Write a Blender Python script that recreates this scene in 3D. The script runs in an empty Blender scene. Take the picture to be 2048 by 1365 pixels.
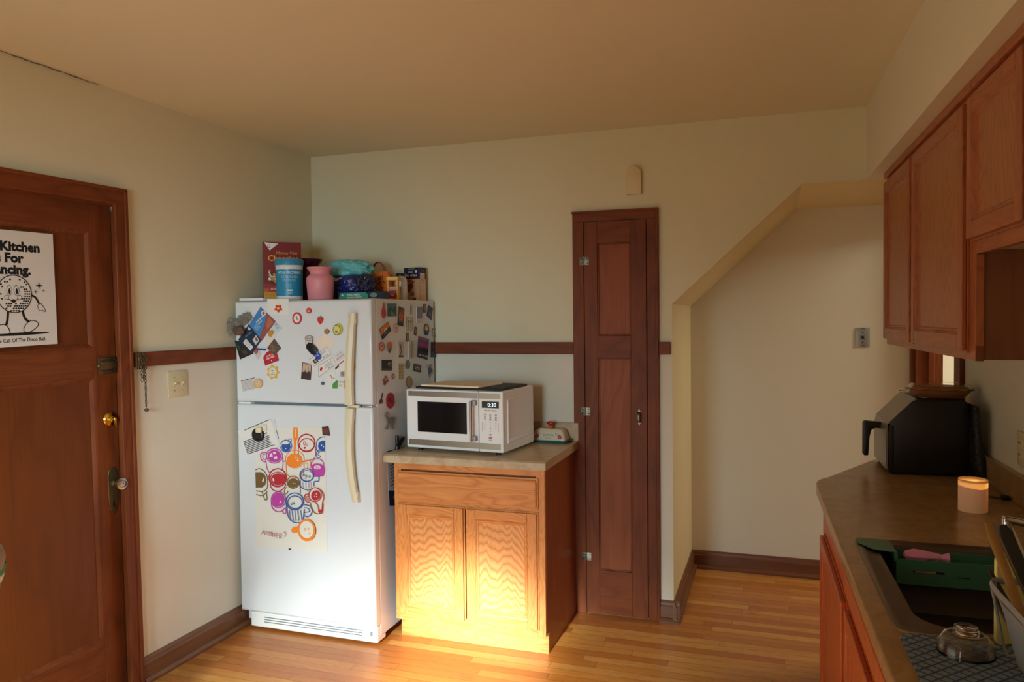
import bpy, bmesh, math, random
from mathutils import Vector, Matrix
from math import sin, cos, pi, radians
random.seed(7)
C = bpy.context.scene.collection
SC = bpy.context.scene
# ------------------------------------------------------------------ camera
CX, CY, CZ, YAW, PITCH, ROLL, F = 2.59, -3.9359, 1.5587, -.3289, -.0278, -.0112, 1530.6853
FW = Vector((sin(YAW)*cos(PITCH), cos(YAW)*cos(PITCH), sin(PITCH)))
R0 = Vector((cos(YAW), -sin(YAW), 0)); U0 = R0.cross(FW)
RT = cos(ROLL)*R0 + sin(ROLL)*U0; UP = -sin(ROLL)*R0 + cos(ROLL)*U0
O = Vector((CX, CY, CZ))
cd = bpy.data.cameras.new('camera'); cam = bpy.data.objects.new('camera', cd); C.objects.link(cam)
cd.sensor_width = 36; cd.lens = F/2048*36; cd.clip_start = .05
cam.matrix_world = Matrix(((RT.x, UP.x, -FW.x, O.x), (RT.y, UP.y, -FW.y, O.y), (RT.z, UP.z, -FW.z, O.z), (0, 0, 0, 1)))
SC.camera = cam
def ray(px, py, ax, v):            # the point of a real plane that the photo shows at a pixel
    d = FW + RT*((px-1024)/F) - UP*((py-682.5)/F)
    k = 'xyz'.index(ax); return O + d*((v-O[k])/d[k])
AR = .026; OX = 3.004              # the right-hand wall is turned a little
def RF(v, u, z): return Vector((OX + v*cos(AR) + u*sin(AR), v*sin(AR) - u*cos(AR), z))
# ------------------------------------------------------------------ materials
def lin(h):
    c = [int(h[i:i+2], 16)/255 for i in (0, 2, 4)]
    return tuple((x/12.92 if x <= .04045 else ((x+.055)/1.055)**2.4) for x in c) + (1,)
MC = {}
def pbr(name, hexc, rough=.5, metal=0, spec=.5, **k):
    key = (name)
    if key in MC: return MC[key]
    m = bpy.data.materials.new(name); m.use_nodes = True
    b = m.node_tree.nodes['Principled BSDF']
    b.inputs['Base Color'].default_value = lin(hexc); b.inputs['Roughness'].default_value = rough
    b.inputs['Metallic'].default_value = metal; b.inputs['Specular IOR Level'].default_value = spec
    for kk, vv in k.items(): b.inputs[kk.replace('_', ' ')].default_value = vv
    MC[key] = m; return m
def col(hexc, rough=.55): return pbr('ink_'+hexc+('' if rough == .55 else '_%d' % (rough*100)), hexc, rough)
def N(m, t, **k):
    n = m.node_tree.nodes.new(t)
    for a, b in k.items(): setattr(n, a, b)
    return n
def L(m, a, b): m.node_tree.links.new(a, b)
def coords(m, sc, off=(0, 0, 0), rot=(0, 0, 0)):
    tc = N(m, 'ShaderNodeTexCoord'); mp = N(m, 'ShaderNodeMapping')
    mp.inputs['Scale'].default_value = sc; mp.inputs['Location'].default_value = off; mp.inputs['Rotation'].default_value = rot
    L(m, tc.outputs['Object'], mp.inputs['Vector']); return mp.outputs['Vector']
def noise(m, vec, scale, detail=3, rough=.55, dist=0):
    n = N(m, 'ShaderNodeTexNoise'); n.inputs['Scale'].default_value = scale; n.inputs['Detail'].default_value = detail
    n.inputs['Roughness'].default_value = rough; n.inputs['Distortion'].default_value = dist
    L(m, vec, n.inputs['Vector']); return n.outputs['Fac']
def math_(m, op, a, b=None, c=None):
    n = N(m, 'ShaderNodeMath', operation=op)
    for i, x in enumerate((a, b, c)):
        if x is None: continue
        if isinstance(x, (int, float)): n.inputs[i].default_value = x
        else: L(m, x, n.inputs[i])
    return n.outputs[0]
def ramp(m, fac, stops):
    n = N(m, 'ShaderNodeValToRGB'); e = n.color_ramp.elements
    e[0].position, e[0].color = stops[0][0], lin(stops[0][1]); e[1].position, e[1].color = stops[-1][0], lin(stops[-1][1])
    for p, c in stops[1:-1]:
        x = e.new(p); x.color = lin(c)
    L(m, fac, n.inputs['Fac']); return n.outputs['Color']
def mixc(m, fac, a, b, mode='MIX'):
    n = N(m, 'ShaderNodeMix', data_type='RGBA', blend_type=mode)
    if isinstance(fac, (int, float)): n.inputs[0].default_value = fac
    else: L(m, fac, n.inputs[0])
    for i, x in ((6, a), (7, b)):
        if isinstance(x, str): n.inputs[i].default_value = lin(x)
        else: L(m, x, n.inputs[i])
    return n.outputs[2]
def bump(m, h, strength, dist=.002):
    n = N(m, 'ShaderNodeBump'); n.inputs['Strength'].default_value = strength; n.inputs['Distance'].default_value = dist
    L(m, h, n.inputs['Height']); L(m, n.outputs[0], m.node_tree.nodes['Principled BSDF'].inputs['Normal'])
def setcol(m, c): L(m, c, m.node_tree.nodes['Principled BSDF'].inputs['Base Color'])
def paint(name, c1, c2, rough=.55):
    m = pbr(name, c1, rough, spec=.3); v = coords(m, (1, 1, 1))
    setcol(m, mixc(m, noise(m, v, 1.3, 4), c1, c2)); bump(m, noise(m, v, 190, 3), .25, .0012); return m
def wood(name, dark, mid, light, axis='z', rings=16, chevron=False, rough=.38, coarse=5., figure=1., off=0, coat=.0, wear=None):
    m = pbr(name, mid, rough, spec=.25 if rough > .45 else .4)
    b = m.node_tree.nodes['Principled BSDF']; b.inputs['Coat Weight'].default_value = coat; b.inputs['Coat Roughness'].default_value = .25
    k = 'xyz'.index(axis)
    s = [coarse]*3; s[k] = coarse*.22
    v = coords(m, tuple(s), (off, off*1.7, off*.6))
    n1 = noise(m, v, 1, 2, .45, .35)
    ph = math_(m, 'MULTIPLY', n1, rings)
    if chevron:
        tc_ = N(m, 'ShaderNodeTexCoord'); sp_ = N(m, 'ShaderNodeSeparateXYZ'); L(m, tc_.outputs['Object'], sp_.inputs[0])
        nz = noise(m, coords(m, (15, 15, 1.6), (off, 0, off)), 1, 1.5, .4, .2)
        ph = math_(m, 'ADD', math_(m, 'MULTIPLY', sp_.outputs[2], 26.), math_(m, 'MULTIPLY', nz, 7.5))
    r = math_(m, 'PINGPONG', ph, .5)
    r = math_(m, 'MULTIPLY', r, 2)
    s2 = [95.]*3; s2[k] = 2.2
    v2 = coords(m, tuple(s2))
    fine = noise(m, v2, 1, 4, .7)
    v3 = coords(m, tuple(x*.5 for x in s)); broad = noise(m, v3, 1, 2)
    c = ramp(m, r, [(0, dark), (.38, mid), (1, light)])
    flat = mixc(m, broad, mid, light)
    c = mixc(m, figure, flat, c)
    c = mixc(m, math_(m, 'MULTIPLY', ramp(m, fine, [(.45, '000000'), (.75, 'ffffff')]), .45), c, dark)
    if wear:
        vw = coords(m, (1.6, 1.6, 1.6), (3, 1, 2)); w = ramp(m, noise(m, vw, 1, 4, .65), [(.52, '000000'), (.72, 'ffffff')])
        c = mixc(m, math_(m, 'MULTIPLY', w, .55), c, wear)
    setcol(m, c); bump(m, fine, .12, .001)
    return m
WALL = paint('cream_wall_paint', 'dfdbcd', 'd8d3c3')
def _band():
    m = WALL; v = coords(m, (1, 1, 1)); sp = N(m, 'ShaderNodeSeparateXYZ'); L(m, v, sp.inputs[0])
    up_ = mixc(m, noise(m, v, 1.3, 4), 'dedabf', 'd6d2b3'); lo_ = mixc(m, noise(m, v, 1.3, 4), 'dfdac9', 'd8d3be')
    setcol(m, mixc(m, math_(m, 'GREATER_THAN', sp.outputs[2], 1.40), lo_, up_))
WALLP = paint('cream_plain_paint', 'e0dccb', 'd9d4c0')
_band()
WALLY = paint('yellower_cream', 'dfd0a4', 'd8c897')  # yellower cream on jamb, slope and underside than on the wall face
CEIL = paint('tan_ceiling_paint', 'e0dbc4', 'd9d3b9', .6)
DARK = dict(dark='4a200c', mid='703616', light='80421e')
TZ = wood('stained_trim_vertical', axis='z', rings=9, figure=.35, rough=.5, coat=.0, wear='4a2214', **DARK)
TX = wood('stained_trim_along_x', axis='x', rings=9, figure=.35, rough=.5, coat=.0, **DARK)
TY = wood('stained_trim_along_y', axis='y', rings=9, figure=.35, rough=.5, coat=.0, **DARK)
PAN = wood('stained_panel', '54280a', '683210', '743a14', 'z', 7, figure=.4, rough=.5, coarse=4, coat=.1, wear='6e3814')
PAN2 = wood('closet_panel', '74391c', '8c4b2a', '96532f', 'z', 7, figure=.45, rough=.5, coarse=5)
BBT = wood('worn_baseboard_wood', '4e2c18', '6f4023', '7d5230', 'y', 8, figure=.3, wear='5a5040')
BBX = wood('worn_baseboard_wood_x', '4e2c18', '6a3b22', '74482c', 'x', 8, figure=.3, wear='4a3a2c')
OAKP = wood('oak_panel', 'bb7238', 'd28c50', 'dc9a5e', 'z', 30, True, rough=.36, coarse=6, coat=.2)
OAKZ = wood('oak_stile', 'b26630', 'cc8040', 'd68e4c', 'z', 14, figure=.6, coarse=14, coat=.2)
OAKX = wood('oak_rail', 'b26630', 'cc8040', 'd68e4c', 'x', 16, figure=.7, coarse=7, coat=.2)
OAKS = wood('oak_side_shaded', '6b3215', '8a4722', '955029', 'z', 10, figure=.4, coarse=5, coat=.1)  # cabinet oak with the side's shade worked into a darker colour
RZ = wood('red_oak_stile', '7c3d1f', '9c5430', 'a8603a', 'z', 12, figure=.5, coarse=12, coat=.15)
RY = wood('red_oak_rail', '7c3d1f', '9c5430', 'a8603a', 'y', 12, figure=.5, coarse=9, coat=.15)
RP = wood('red_oak_panel', '824323', 'a1603c', 'ab6b46', 'z', 24, figure=.6, coarse=6, coat=.15)
RLZ = wood('base_oak_stile', '964016', 'b85222', 'c45e2a', 'z', 12, figure=.5, coarse=12, coat=.2)
# hardwood floor: boards along x, 57 mm wide
FL = pbr('hardwood_floor', 'c98a4a', .32, spec=.5)
def floor_nodes(m):
    tc = N(m, 'ShaderNodeTexCoord'); sp = N(m, 'ShaderNodeSeparateXYZ'); L(m, tc.outputs['Object'], sp.inputs[0])
    yy = math_(m, 'DIVIDE', sp.outputs[1], .057); row = math_(m, 'FLOOR', yy); fy = math_(m, 'FRACT', yy)
    wn = N(m, 'ShaderNodeTexWhiteNoise', noise_dimensions='1D'); L(m, row, wn.inputs['W'])
    xx = math_(m, 'ADD', math_(m, 'DIVIDE', sp.outputs[0], .82), math_(m, 'MULTIPLY', wn.outputs['Value'], 7.3))
    px = math_(m, 'FLOOR', xx); fx = math_(m, 'FRACT', xx)
    cb = N(m, 'ShaderNodeCombineXYZ'); L(m, px, cb.inputs[0]); L(m, row, cb.inputs[1])
    w2 = N(m, 'ShaderNodeTexWhiteNoise', noise_dimensions='2D'); L(m, cb.outputs[0], w2.inputs['Vector'])
    pid = w2.outputs['Value']
    ofs = N(m, 'ShaderNodeCombineXYZ'); L(m, math_(m, 'MULTIPLY', pid, 31.), ofs.inputs[2])
    mp = N(m, 'ShaderNodeMapping'); mp.inputs['Scale'].default_value = (1.6, 14, 1); L(m, tc.outputs['Object'], mp.inputs['Vector']); L(m, ofs.outputs[0], mp.inputs['Location'])
    g = noise(m, mp.outputs[0], 1, 3, .6, .6)
    r = math_(m, 'MULTIPLY', math_(m, 'PINGPONG', math_(m, 'MULTIPLY', g, 8), .5), 2)
    mp2 = N(m, 'ShaderNodeMapping'); mp2.inputs['Scale'].default_value = (5, 120, 1); L(m, tc.outputs['Object'], mp2.inputs['Vector']); L(m, ofs.outputs[0], mp2.inputs['Location'])
    fine = noise(m, mp2.outputs[0], 1, 4, .7)
    base = ramp(m, pid, [(0, 'a8622a'), (.3, 'b4702e'), (.65, 'bf7d36'), (1, 'cb9248')])
    c = mixc(m, math_(m, 'MULTIPLY', math_(m, 'SUBTRACT', 1, r), .28), base, '8e4d1c')
    c = mixc(m, math_(m, 'MULTIPLY', ramp(m, fine, [(.4, '000000'), (.8, 'ffffff')]), .4), c, '8c4c1e')
    v = coords(m, (1, 1, 1)); st = ramp(m, noise(m, v, 2.1, 5, .65), [(.60, '000000'), (.74, 'ffffff')])
    c = mixc(m, math_(m, 'MULTIPLY', st, .55), c, '5b3320')
    e1 = math_(m, 'MINIMUM', fy, math_(m, 'SUBTRACT', 1, fy)); e2 = math_(m, 'MULTIPLY', math_(m, 'MINIMUM', fx, math_(m, 'SUBTRACT', 1, fx)), 14)
    e = math_(m, 'MINIMUM', e1, e2)
    gap = ramp(m, e, [(0.0, 'ffffff'), (.035, '000000')])
    c = mixc(m, math_(m, 'MULTIPLY', gap, .7), c, '2e170c')
    setcol(m, c)
    bump(m, math_(m, 'ADD', math_(m, 'MULTIPLY', ramp(m, e, [(0, '000000'), (.05, 'ffffff')]), 1.), math_(m, 'MULTIPLY', noise(m, v, 9, 2), 1.5)), .35, .0012)
    b = m.node_tree.nodes['Principled BSDF']; L(m, math_(m, 'ADD', .22, math_(m, 'MULTIPLY', noise(m, v, 5, 4), .22)), b.inputs['Roughness'])
floor_nodes(FL)
def laminate(name, a, b, c_, rough=.3):
    m = pbr(name, a, rough, spec=.45); v = coords(m, (1, 1, 1))
    c = ramp(m, noise(m, v, 9, 6, .7, 1.2), [(.3, b), (.5, a), (.7, c_)])
    c = mixc(m, math_(m, 'MULTIPLY', ramp(m, noise(m, v, 60, 4, .7), [(.5, '000000'), (.7, 'ffffff')]), .3), c, c_)
    setcol(m, c); return m
LAM = laminate('tan_mottled_laminate', 'b89f7c', 'a68a68', 'c6b28f')
LAM_SHADED = laminate('shaded_mottled_laminate', 'a08059', '93734d', 'ac8c65', .26)  # the tan laminate again, darkened to carry the right worktop's shade
ENAM = pbr('white_enamel', 'd6dadc', .3, spec=.5); bump(ENAM, noise(ENAM, coords(ENAM, (1, 1, 1)), 420, 2), .12, .0006)
ENAMP = pbr('white_enamel_smooth', 'e2e4e0', .28)
BONE = pbr('aged_bone_plastic', 'd9cfae', .42)
GASK = pbr('grey_gasket', '6f7880', .6)
WPL = pbr('white_plastic', 'e6e6e4', .35)
BLK = pbr('black_plastic', '0d0e11', .42)
BLKG = pbr('black_glossy_glass', '0a0b0c', .12)
STEEL = pbr('brushed_steel', 'b0a79a', .32, 1)
def _br():
    m = STEEL; v = coords(m, (4, 4, 300)); bump(m, noise(m, v, 1, 3), .1, .0005)
_br()
CHROME = pbr('chrome', 'd8d8d8', .12, 1)
SINKM = pbr('worn_sink_steel', '8d857c', .34, 1)
BRASS = pbr('polished_brass', 'd9b04a', .2, 1)
OBR = pbr('aged_brass', '6a573a', .5, .7)
NICK = pbr('old_nickel', '857d6e', .45, 1)
GLASS = pbr('clear_glass', 'ffffff', .03, 0); GLASS.node_tree.nodes['Principled BSDF'].inputs['Transmission Weight'].default_value = 1
CLEARP = pbr('clear_plastic', 'ffffff', .08, 0); CLEARP.node_tree.nodes['Principled BSDF'].inputs['Transmission Weight'].default_value = 1; CLEARP.node_tree.nodes['Principled BSDF'].inputs['IOR'].default_value = 1.1
IVORY = pbr('ivory_plate', 'cfc39a', .4)
# ------------------------------------------------------------------ mesh builder
class MB:
    def __init__(s): s.v = []; s.f = []; s.m = []; s.mats = []; s.M = Matrix.Identity(4)
    def mi(s, m):
        if m not in s.mats: s.mats.append(m)
        return s.mats.index(m)
    def add(s, vs, fs, mat):
        n = len(s.v); s.v += [s.M @ Vector(p) for p in vs]; k = s.mi(mat)
        s.f += [tuple(i+n for i in f) for f in fs]; s.m += [k]*len(fs); return s
    def bm(s, bm, mat):
        bm.verts.ensure_lookup_table(); bm.verts.index_update()
        r = s.add([v.co for v in bm.verts], [[v.index for v in f.verts] for f in bm.faces], mat); bm.free(); return r
    def box(s, x0, x1, y0, y1, z0, z1, mat, bev=.0, seg=2):
        b = bmesh.new(); bmesh.ops.create_cube(b, size=1)
        for v in b.verts: v.co = Vector(((x0+x1)/2+v.co.x*(x1-x0), (y0+y1)/2+v.co.y*(y1-y0), (z0+z1)/2+v.co.z*(z1-z0)))
        if bev > 0: bmesh.ops.bevel(b, geom=b.edges[:], offset=min(bev, .45*min(abs(x1-x0), abs(y1-y0), abs(z1-z0))), segments=seg, profile=.5, affect='EDGES', clamp_overlap=True)
        return s.bm(b, mat)
    def prism(s, pts, ax, d0, d1, mat, side=None, bev=0, seg=2):
        """pts 2D; ax is the extrusion axis: x -> (y,z), y -> (x,z), z -> (x,y)"""
        def P(p, d): return {'x': (d, p[0], p[1]), 'y': (p[0], d, p[1]), 'z': (p[0], p[1], d)}[ax]
        b = bmesh.new(); a0 = [b.verts.new(P(p, d0)) for p in pts]; a1 = [b.verts.new(P(p, d1)) for p in pts]; n = len(pts)
        caps = [b.faces.new(a0), b.faces.new(a1[::-1])]
        for i in range(n): b.faces.new((a0[i], a1[i], a1[(i+1) % n], a0[(i+1) % n]))
        bmesh.ops.recalc_face_normals(b, faces=b.faces[:])
        if bev > 0: bmesh.ops.bevel(b, geom=b.edges[:], offset=bev, segments=seg, profile=.5, affect='EDGES', clamp_overlap=True)
        if side is not None and bev == 0:
            b.verts.index_update()
            s.add([v.co for v in b.verts], [[v.index for v in f.verts] for f in caps], mat)
            r = s.add([v.co for v in b.verts], [[v.index for v in f.verts] for f in b.faces if f not in caps], side); b.free(); return r
        return s.bm(b, mat)
    def lathe(s, prof, mat, seg=32, c=(0, 0, 0), sx=1, sy=1):
        vs = []; fs = []
        for r, z in prof:
            for k in range(seg): vs.append((c[0]+sx*r*cos(2*pi*k/seg), c[1]+sy*r*sin(2*pi*k/seg), c[2]+z))
        for i in range(len(prof)-1):
            for k in range(seg):
                k2 = (k+1) % seg; fs.append((i*seg+k, i*seg+k2, (i+1)*seg+k2, (i+1)*seg+k))
        if prof[0][0] > 1e-5: fs.append(tuple(range(seg))[::-1])
        if prof[-1][0] > 1e-5: fs.append(tuple((len(prof)-1)*seg+k for k in range(seg)))
        return s.add(vs, fs, mat)
    def tube(s, pts, r, mat, seg=10, closed=False, flat=None):
        """r number or list; flat = (scale along 'up', scale along side)"""
        pts = [Vector(p) for p in pts]; n = len(pts); vs = []; fs = []
        up = None
        for i, p in enumerate(pts):
            a = pts[(i-1) % n] if (closed or i > 0) else p; b = pts[(i+1) % n] if (closed or i < n-1) else p
            t = (b-a).normalized()
            if up is None:
                up = Vector((0, 0, 1)) if abs(t.z) < .9 else Vector((1, 0, 0))
            u = (up - t*up.dot(t)).normalized(); w = t.cross(u); up = u
            rr = r[i] if isinstance(r, (list, tuple)) else r
            fu, fw = flat or (1, 1)
            for k in range(seg): vs.append(p + u*(rr*fu*cos(2*pi*k/seg)) + w*(rr*fw*sin(2*pi*k/seg)))
        for i in range(n if closed else n-1):
            j = (i+1) % n
            for k in range(seg): fs.append((i*seg+k, i*seg+(k+1) % seg, j*seg+(k+1) % seg, j*seg+k))
        if not closed: fs.append(tuple(range(seg))[::-1]); fs.append(tuple((n-1)*seg+k for k in range(seg)))
        return s.add(vs, fs, mat)
    def ball(s, c, r, mat, sc=(1, 1, 1), seg=20, rings=12):
        prof = [(r*sin(pi*i/rings), -r*cos(pi*i/rings)) for i in range(rings+1)]
        vs = []; fs = []
        for a, z in prof:
            for k in range(seg): vs.append((c[0]+sc[0]*a*cos(2*pi*k/seg), c[1]+sc[1]*a*sin(2*pi*k/seg), c[2]+sc[2]*z))
        for i in range(rings):
            for k in range(seg): fs.append((i*seg+k, i*seg+(k+1) % seg, (i+1)*seg+(k+1) % seg, (i+1)*seg+k))
        return s.add(vs, fs, mat)
    def build(s, name, parent=None, loc=(0, 0, 0), rotz=0, world=False, smooth=38, recalc=False):
        me = bpy.data.meshes.new(name); lv = Vector(loc)
        off = (parent.location if parent else lv) if world else Vector((0, 0, 0))
        me.from_pydata([tuple(v-off) for v in s.v], [], s.f)
        for m in s.mats: me.materials.append(m)
        me.polygons.foreach_set('material_index', s.m)
        me.validate(); me.update()
        bmx = bmesh.new(); bmx.from_mesh(me); bmesh.ops.remove_doubles(bmx, verts=bmx.verts[:], dist=1e-6) if recalc is None else None
        if recalc: bmesh.ops.recalc_face_normals(bmx, faces=bmx.faces[:])
        bmx.to_mesh(me); bmx.free()
        if smooth:
            me.polygons.foreach_set('use_smooth', [True]*len(me.polygons)); me.set_sharp_from_angle(angle=radians(smooth))
        o = bpy.data.objects.new(name, me); C.objects.link(o)
        if parent: o.parent = parent
        else: o.location = lv; o.rotation_euler = (0, 0, rotz)
        return o
def tag(o, label, cat, group=None):
    o['label'] = label; o['category'] = cat
    if group: o['group'] = group
    return o
def thing(name, label, cat, loc=(0, 0, 0), rotz=0, group=None):
    o = bpy.data.objects.new(name, None); C.objects.link(o); o.location = loc; o.rotation_euler = (0, 0, rotz); o.empty_display_size = .05
    return tag(o, label, cat, group)
def struct(o): o['kind'] = 'structure'; return o
def empty_struct(name, loc, rot=(0, 0, 0)):
    o = bpy.data.objects.new(name, None); C.objects.link(o); o.location = loc; o.rotation_euler = rot; return struct(o)
def smoothpath(pts, n=6, closed=False):
    P = [Vector(p) for p in pts]; out = []; m = len(P)
    for i in range(m if closed else m-1):
        p0 = P[(i-1) % m] if (closed or i) else P[0]; p1 = P[i]; p2 = P[(i+1) % m]; p3 = P[(i+2) % m] if (closed or i+2 < m) else P[-1]
        for k in range(n):
            t = k/n; out.append(.5*((2*p1)+(p2-p0)*t+(2*p0-5*p1+4*p2-p3)*t*t+(3*p1-p0-3*p2+p3)*t**3))
    if not closed: out.append(P[-1])
    return out
TXT = {}
def textmesh(body, bold=0., align='CENTER', space=1.):
    key = (body, bold, align, space)
    if key in TXT: return TXT[key]
    cu = bpy.data.curves.new('lettering', 'FONT'); cu.body = body; cu.size = 1; cu.offset = bold; cu.align_x = align; cu.resolution_u = 2; cu.space_line = space
    ob = bpy.data.objects.new('lettering', cu)
    me = ob.to_mesh(); r = ([(v.co.x, v.co.y) for v in me.vertices], [tuple(p.vertices) for p in me.polygons])
    ob.to_mesh_clear(); bpy.data.objects.remove(ob); bpy.data.curves.remove(cu); TXT[key] = r; return r
# ------------------------------------------------------------------ flat printed things: unit coordinates on a quad lying on a real surface
class Art(MB):
    """q: four 2D corners BL, BR, TR, TL on a plane; to3(a, b, n) gives the point n above the plane"""
    def __init__(s, q, to3, thick=.002, base=None, shape=None, n0=0.0004, edge=None):
        super().__init__(); s.q = [Vector(p) for p in q]; s.to3 = to3; s.n0 = n0; s.t = n0+thick; s.lay = 0
        c = sum(s.q, Vector((0, 0)))/4; s.origin = Vector(to3(c.x, c.y, n0))
        if base is not None:
            pts = shape or [(0, 0), (1, 0), (1, 1), (0, 1)]; n = len(pts)
            vs = [s.P(u, v, n0) for u, v in pts]+[s.P(u, v, s.t) for u, v in pts]
            s.add(vs, [tuple(range(n, 2*n))], base)
            s.add(vs, [tuple(range(n))[::-1]]+[(i, (i+1) % n, n+(i+1) % n, n+i) for i in range(n)], edge or base)
    def P(s, u, v, n):
        q = s.q; p = (q[0]*(1-u)+q[1]*u)*(1-v)+(q[3]*(1-u)+q[2]*u)*v
        return s.to3(p.x, p.y, n)
    def up(s): s.lay += 1; return s
    def poly(s, pts, mat, lift=None):
        s.lay += 1; h = s.t+.00012*s.lay
        return s.add([s.P(u, v, h) for u, v in pts], [tuple(range(len(pts)))], mat)
    def rect(s, u0, v0, u1, v1, mat): return s.poly([(u0, v0), (u1, v0), (u1, v1), (u0, v1)], mat)
    def disc(s, u, v, r, mat, r2=None, n=20, a0=0, a1=2*pi):
        r2 = r2 or r; full = abs(a1-a0-2*pi) < 1e-6
        return s.poly([(u+r*cos(a0+(a1-a0)*k/(n if full else n-1)), v+r2*sin(a0+(a1-a0)*k/(n if full else n-1))) for k in range(n)], mat)
    def text(s, body, u, v, size, mat, asp=1., bold=0., align='CENTER', rot=0, shear=0, xs=1.):
        """size in unit v; asp = width/height of the quad"""
        vs, fs = textmesh(body, bold, align); s.lay += 1; h = s.t+.00012*s.lay; c, sn = cos(rot), sin(rot)
        out = []
        for x, y in vs:
            x, y = x*size*xs+shear*y*size, y*size; x, y = x*c-y*sn, x*sn+y*c
            out.append(s.P(u+x/asp, v+y, h))
        return s.add(out, fs, mat)
    def stroke(s, pts, w, mat, asp=1., closed=False, smooth=5):
        """pts unit coords, w in unit v"""
        s.lay += 1; h = s.t+.00012*s.lay
        P = [Vector((p[0]*asp, p[1])) for p in pts]
        if smooth: P = smoothpath(P, smooth, closed)
        n = len(P); vs = []; fs = []
        for i, p in enumerate(P):
            a = P[(i-1) % n] if (closed or i) else p; b = P[(i+1) % n] if (closed or i < n-1) else p
            t = (b-a)
            t = t.normalized() if t.length > 1e-9 else Vector((1, 0)); nn = Vector((-t.y, t.x))*(w/2)
            for q in (p+nn, p-nn): vs.append(s.P(q.x/asp, q.y, h))
        for i in range(n if closed else n-1):
            j = (i+1) % n; fs.append((2*i, 2*i+1, 2*j+1, 2*j))
        return s.add(vs, fs, mat)
    def lines(s, u0, u1, v0, v1, n, mat, w=.35, jit=.3):
        step = (v1-v0)/n; s.lay += 1; hh = s.t+.00012*s.lay
        for i in range(n):
            s.add([s.P(a, b, hh) for a, b in ((u0, v1-step*i-step*w), (u1-(u1-u0)*jit*random.random(), v1-step*i-step*w), (u1-(u1-u0)*jit*random.random()*.0-(u1-u0)*jit*.5, v1-step*i), (u0, v1-step*i))], [(0, 1, 2, 3)], mat)
    def done(s, name, label=None, cat=None, group=None, parent=None):
        if parent: return s.build(name, parent, world=True, smooth=0)
        o = s.build(name, None, loc=s.origin, world=True, smooth=0)
        return tag(o, label, cat, group) if label else o
def circ(n=24, cx=.5, cy=.5, rx=.5, ry=.5, f=None):
    return [(cx+(f(k/n) if f else 1)*rx*cos(2*pi*k/n), cy+(f(k/n) if f else 1)*ry*sin(2*pi*k/n)) for k in range(n)]
# ================================================================== THE ROOM
H, HS = 2.534, 2.194
struct(MB().box(-.3, 6, -6, 3, -.1, 0, FL).build('floor', smooth=0))
struct(MB().box(-.3, 6, -6, 3, H, H+.1, CEIL).build('ceiling', smooth=0))
# left wall with the door opening (leaning a little with its casing)
DY0, DY1 = -.93, -.055
th = .0138
def dlean(y, z): return (-1.351 + y*cos(th) - z*sin(th), z*cos(th) + y*sin(th))
op = [dlean(DY1, 0), dlean(DY1, 2.06), dlean(DY0, 2.06), dlean(DY0, 0)]
op[0] = (op[0][0], 0); op[3] = (op[3][0], 0)
struct(MB().prism([(.1, 0), (.1, H), (-5.7, H), (-5.7, 0), op[3], op[2], op[1], op[0]], 'x', -.14, 0, WALL).build('wall_left', smooth=0))
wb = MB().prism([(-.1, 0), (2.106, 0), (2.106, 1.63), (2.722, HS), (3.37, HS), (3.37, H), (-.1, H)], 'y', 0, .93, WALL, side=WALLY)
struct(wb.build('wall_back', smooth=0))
struct(MB().box(2.0, 3.36, .9185, 1.04, 0, 2.3, WALLP).build('wall_recess', smooth=0))
def rframe(name, mb, label=None, cat=None, loc=(0, 0, 0), group=None, smooth=38):
    o = mb.build(name, None, loc=RF(*loc), rotz=AR, smooth=smooth)
    return o
def RM():                          # mesh builder whose coordinates are (v into the right wall, -u, z)
    return MB()
# right wall, doorway to the next room
m = RM().prism([(1.05, 0), (1.05, H), (-5.8, H), (-5.8, 0), (-.09, 0), (-.09, 2.05), (.86, 2.05), (.86, 0)], 'x', .365, .50, WALLP)
struct(rframe('wall_right', m, smooth=0))
m = RM().box(0, .37, -5.6, .0, HS, H, WALLP); m.box(-.0005, 0, -5.6, 0, HS, H, WALLP)
struct(rframe('wall_soffit', m, smooth=0))
struct(MB().prism([(-.2, -5.35), (4, -5.35), (4, -5.25), (-.2, -5.25)], 'z', 0, .75, WALL).prism([(-.2, -5.35), (4, -5.35), (4, -5.25), (-.2, -5.25)], 'z', 2.1, H, WALL)
       .box(-.2, .85, -5.35, -5.25, .75, 2.1, WALL).box(2.25, 4, -5.35, -5.25, .75, 2.1, WALL).build('wall_front', smooth=0))  # rear wall out of view; its window opening is assumed
wf = MB()
for x0, x1 in ((.81, .89), (2.21, 2.29)): wf.box(x0, x1, -5.25, -5.22, .70, 2.15, TZ)
wf.box(.81, 2.29, -5.25, -5.2, .70, .75, TX); wf.box(.81, 2.29, -5.25, -5.22, 2.09, 2.17, TX)
wf.box(.85, 2.25, -5.32, -5.29, 1.40, 1.45, WPL); wf.box(1.53, 1.57, -5.32, -5.29, .75, 2.1, WPL)
struct(wf.build('assumed_window', smooth=0))  # assumed window behind the viewer, added to go with the daylight lamps
struct(MB().box(1.75, 3.6, -4.35, -4.25, 0, H, WALL).build('shade_blocker', smooth=0))  # added out of view to keep window light off the right worktop
struct(MB().box(3.2, 5.4, 2.2, 2.3, 0, H, WALL).build('wall_hall_back', smooth=0))
struct(MB().box(5.3, 5.4, -.9, 2.2, 0, H, WALL).build('wall_hall_right', smooth=0))
struct(MB().box(3.22, 3.34, 1.05, 2.2, 0, H, WALL).build('wall_hall_left', smooth=0))
struct(MB().box(3.55, 5.4, -1.0, -.9, 0, H, WALL).build('wall_hall_front', smooth=0))
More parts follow.
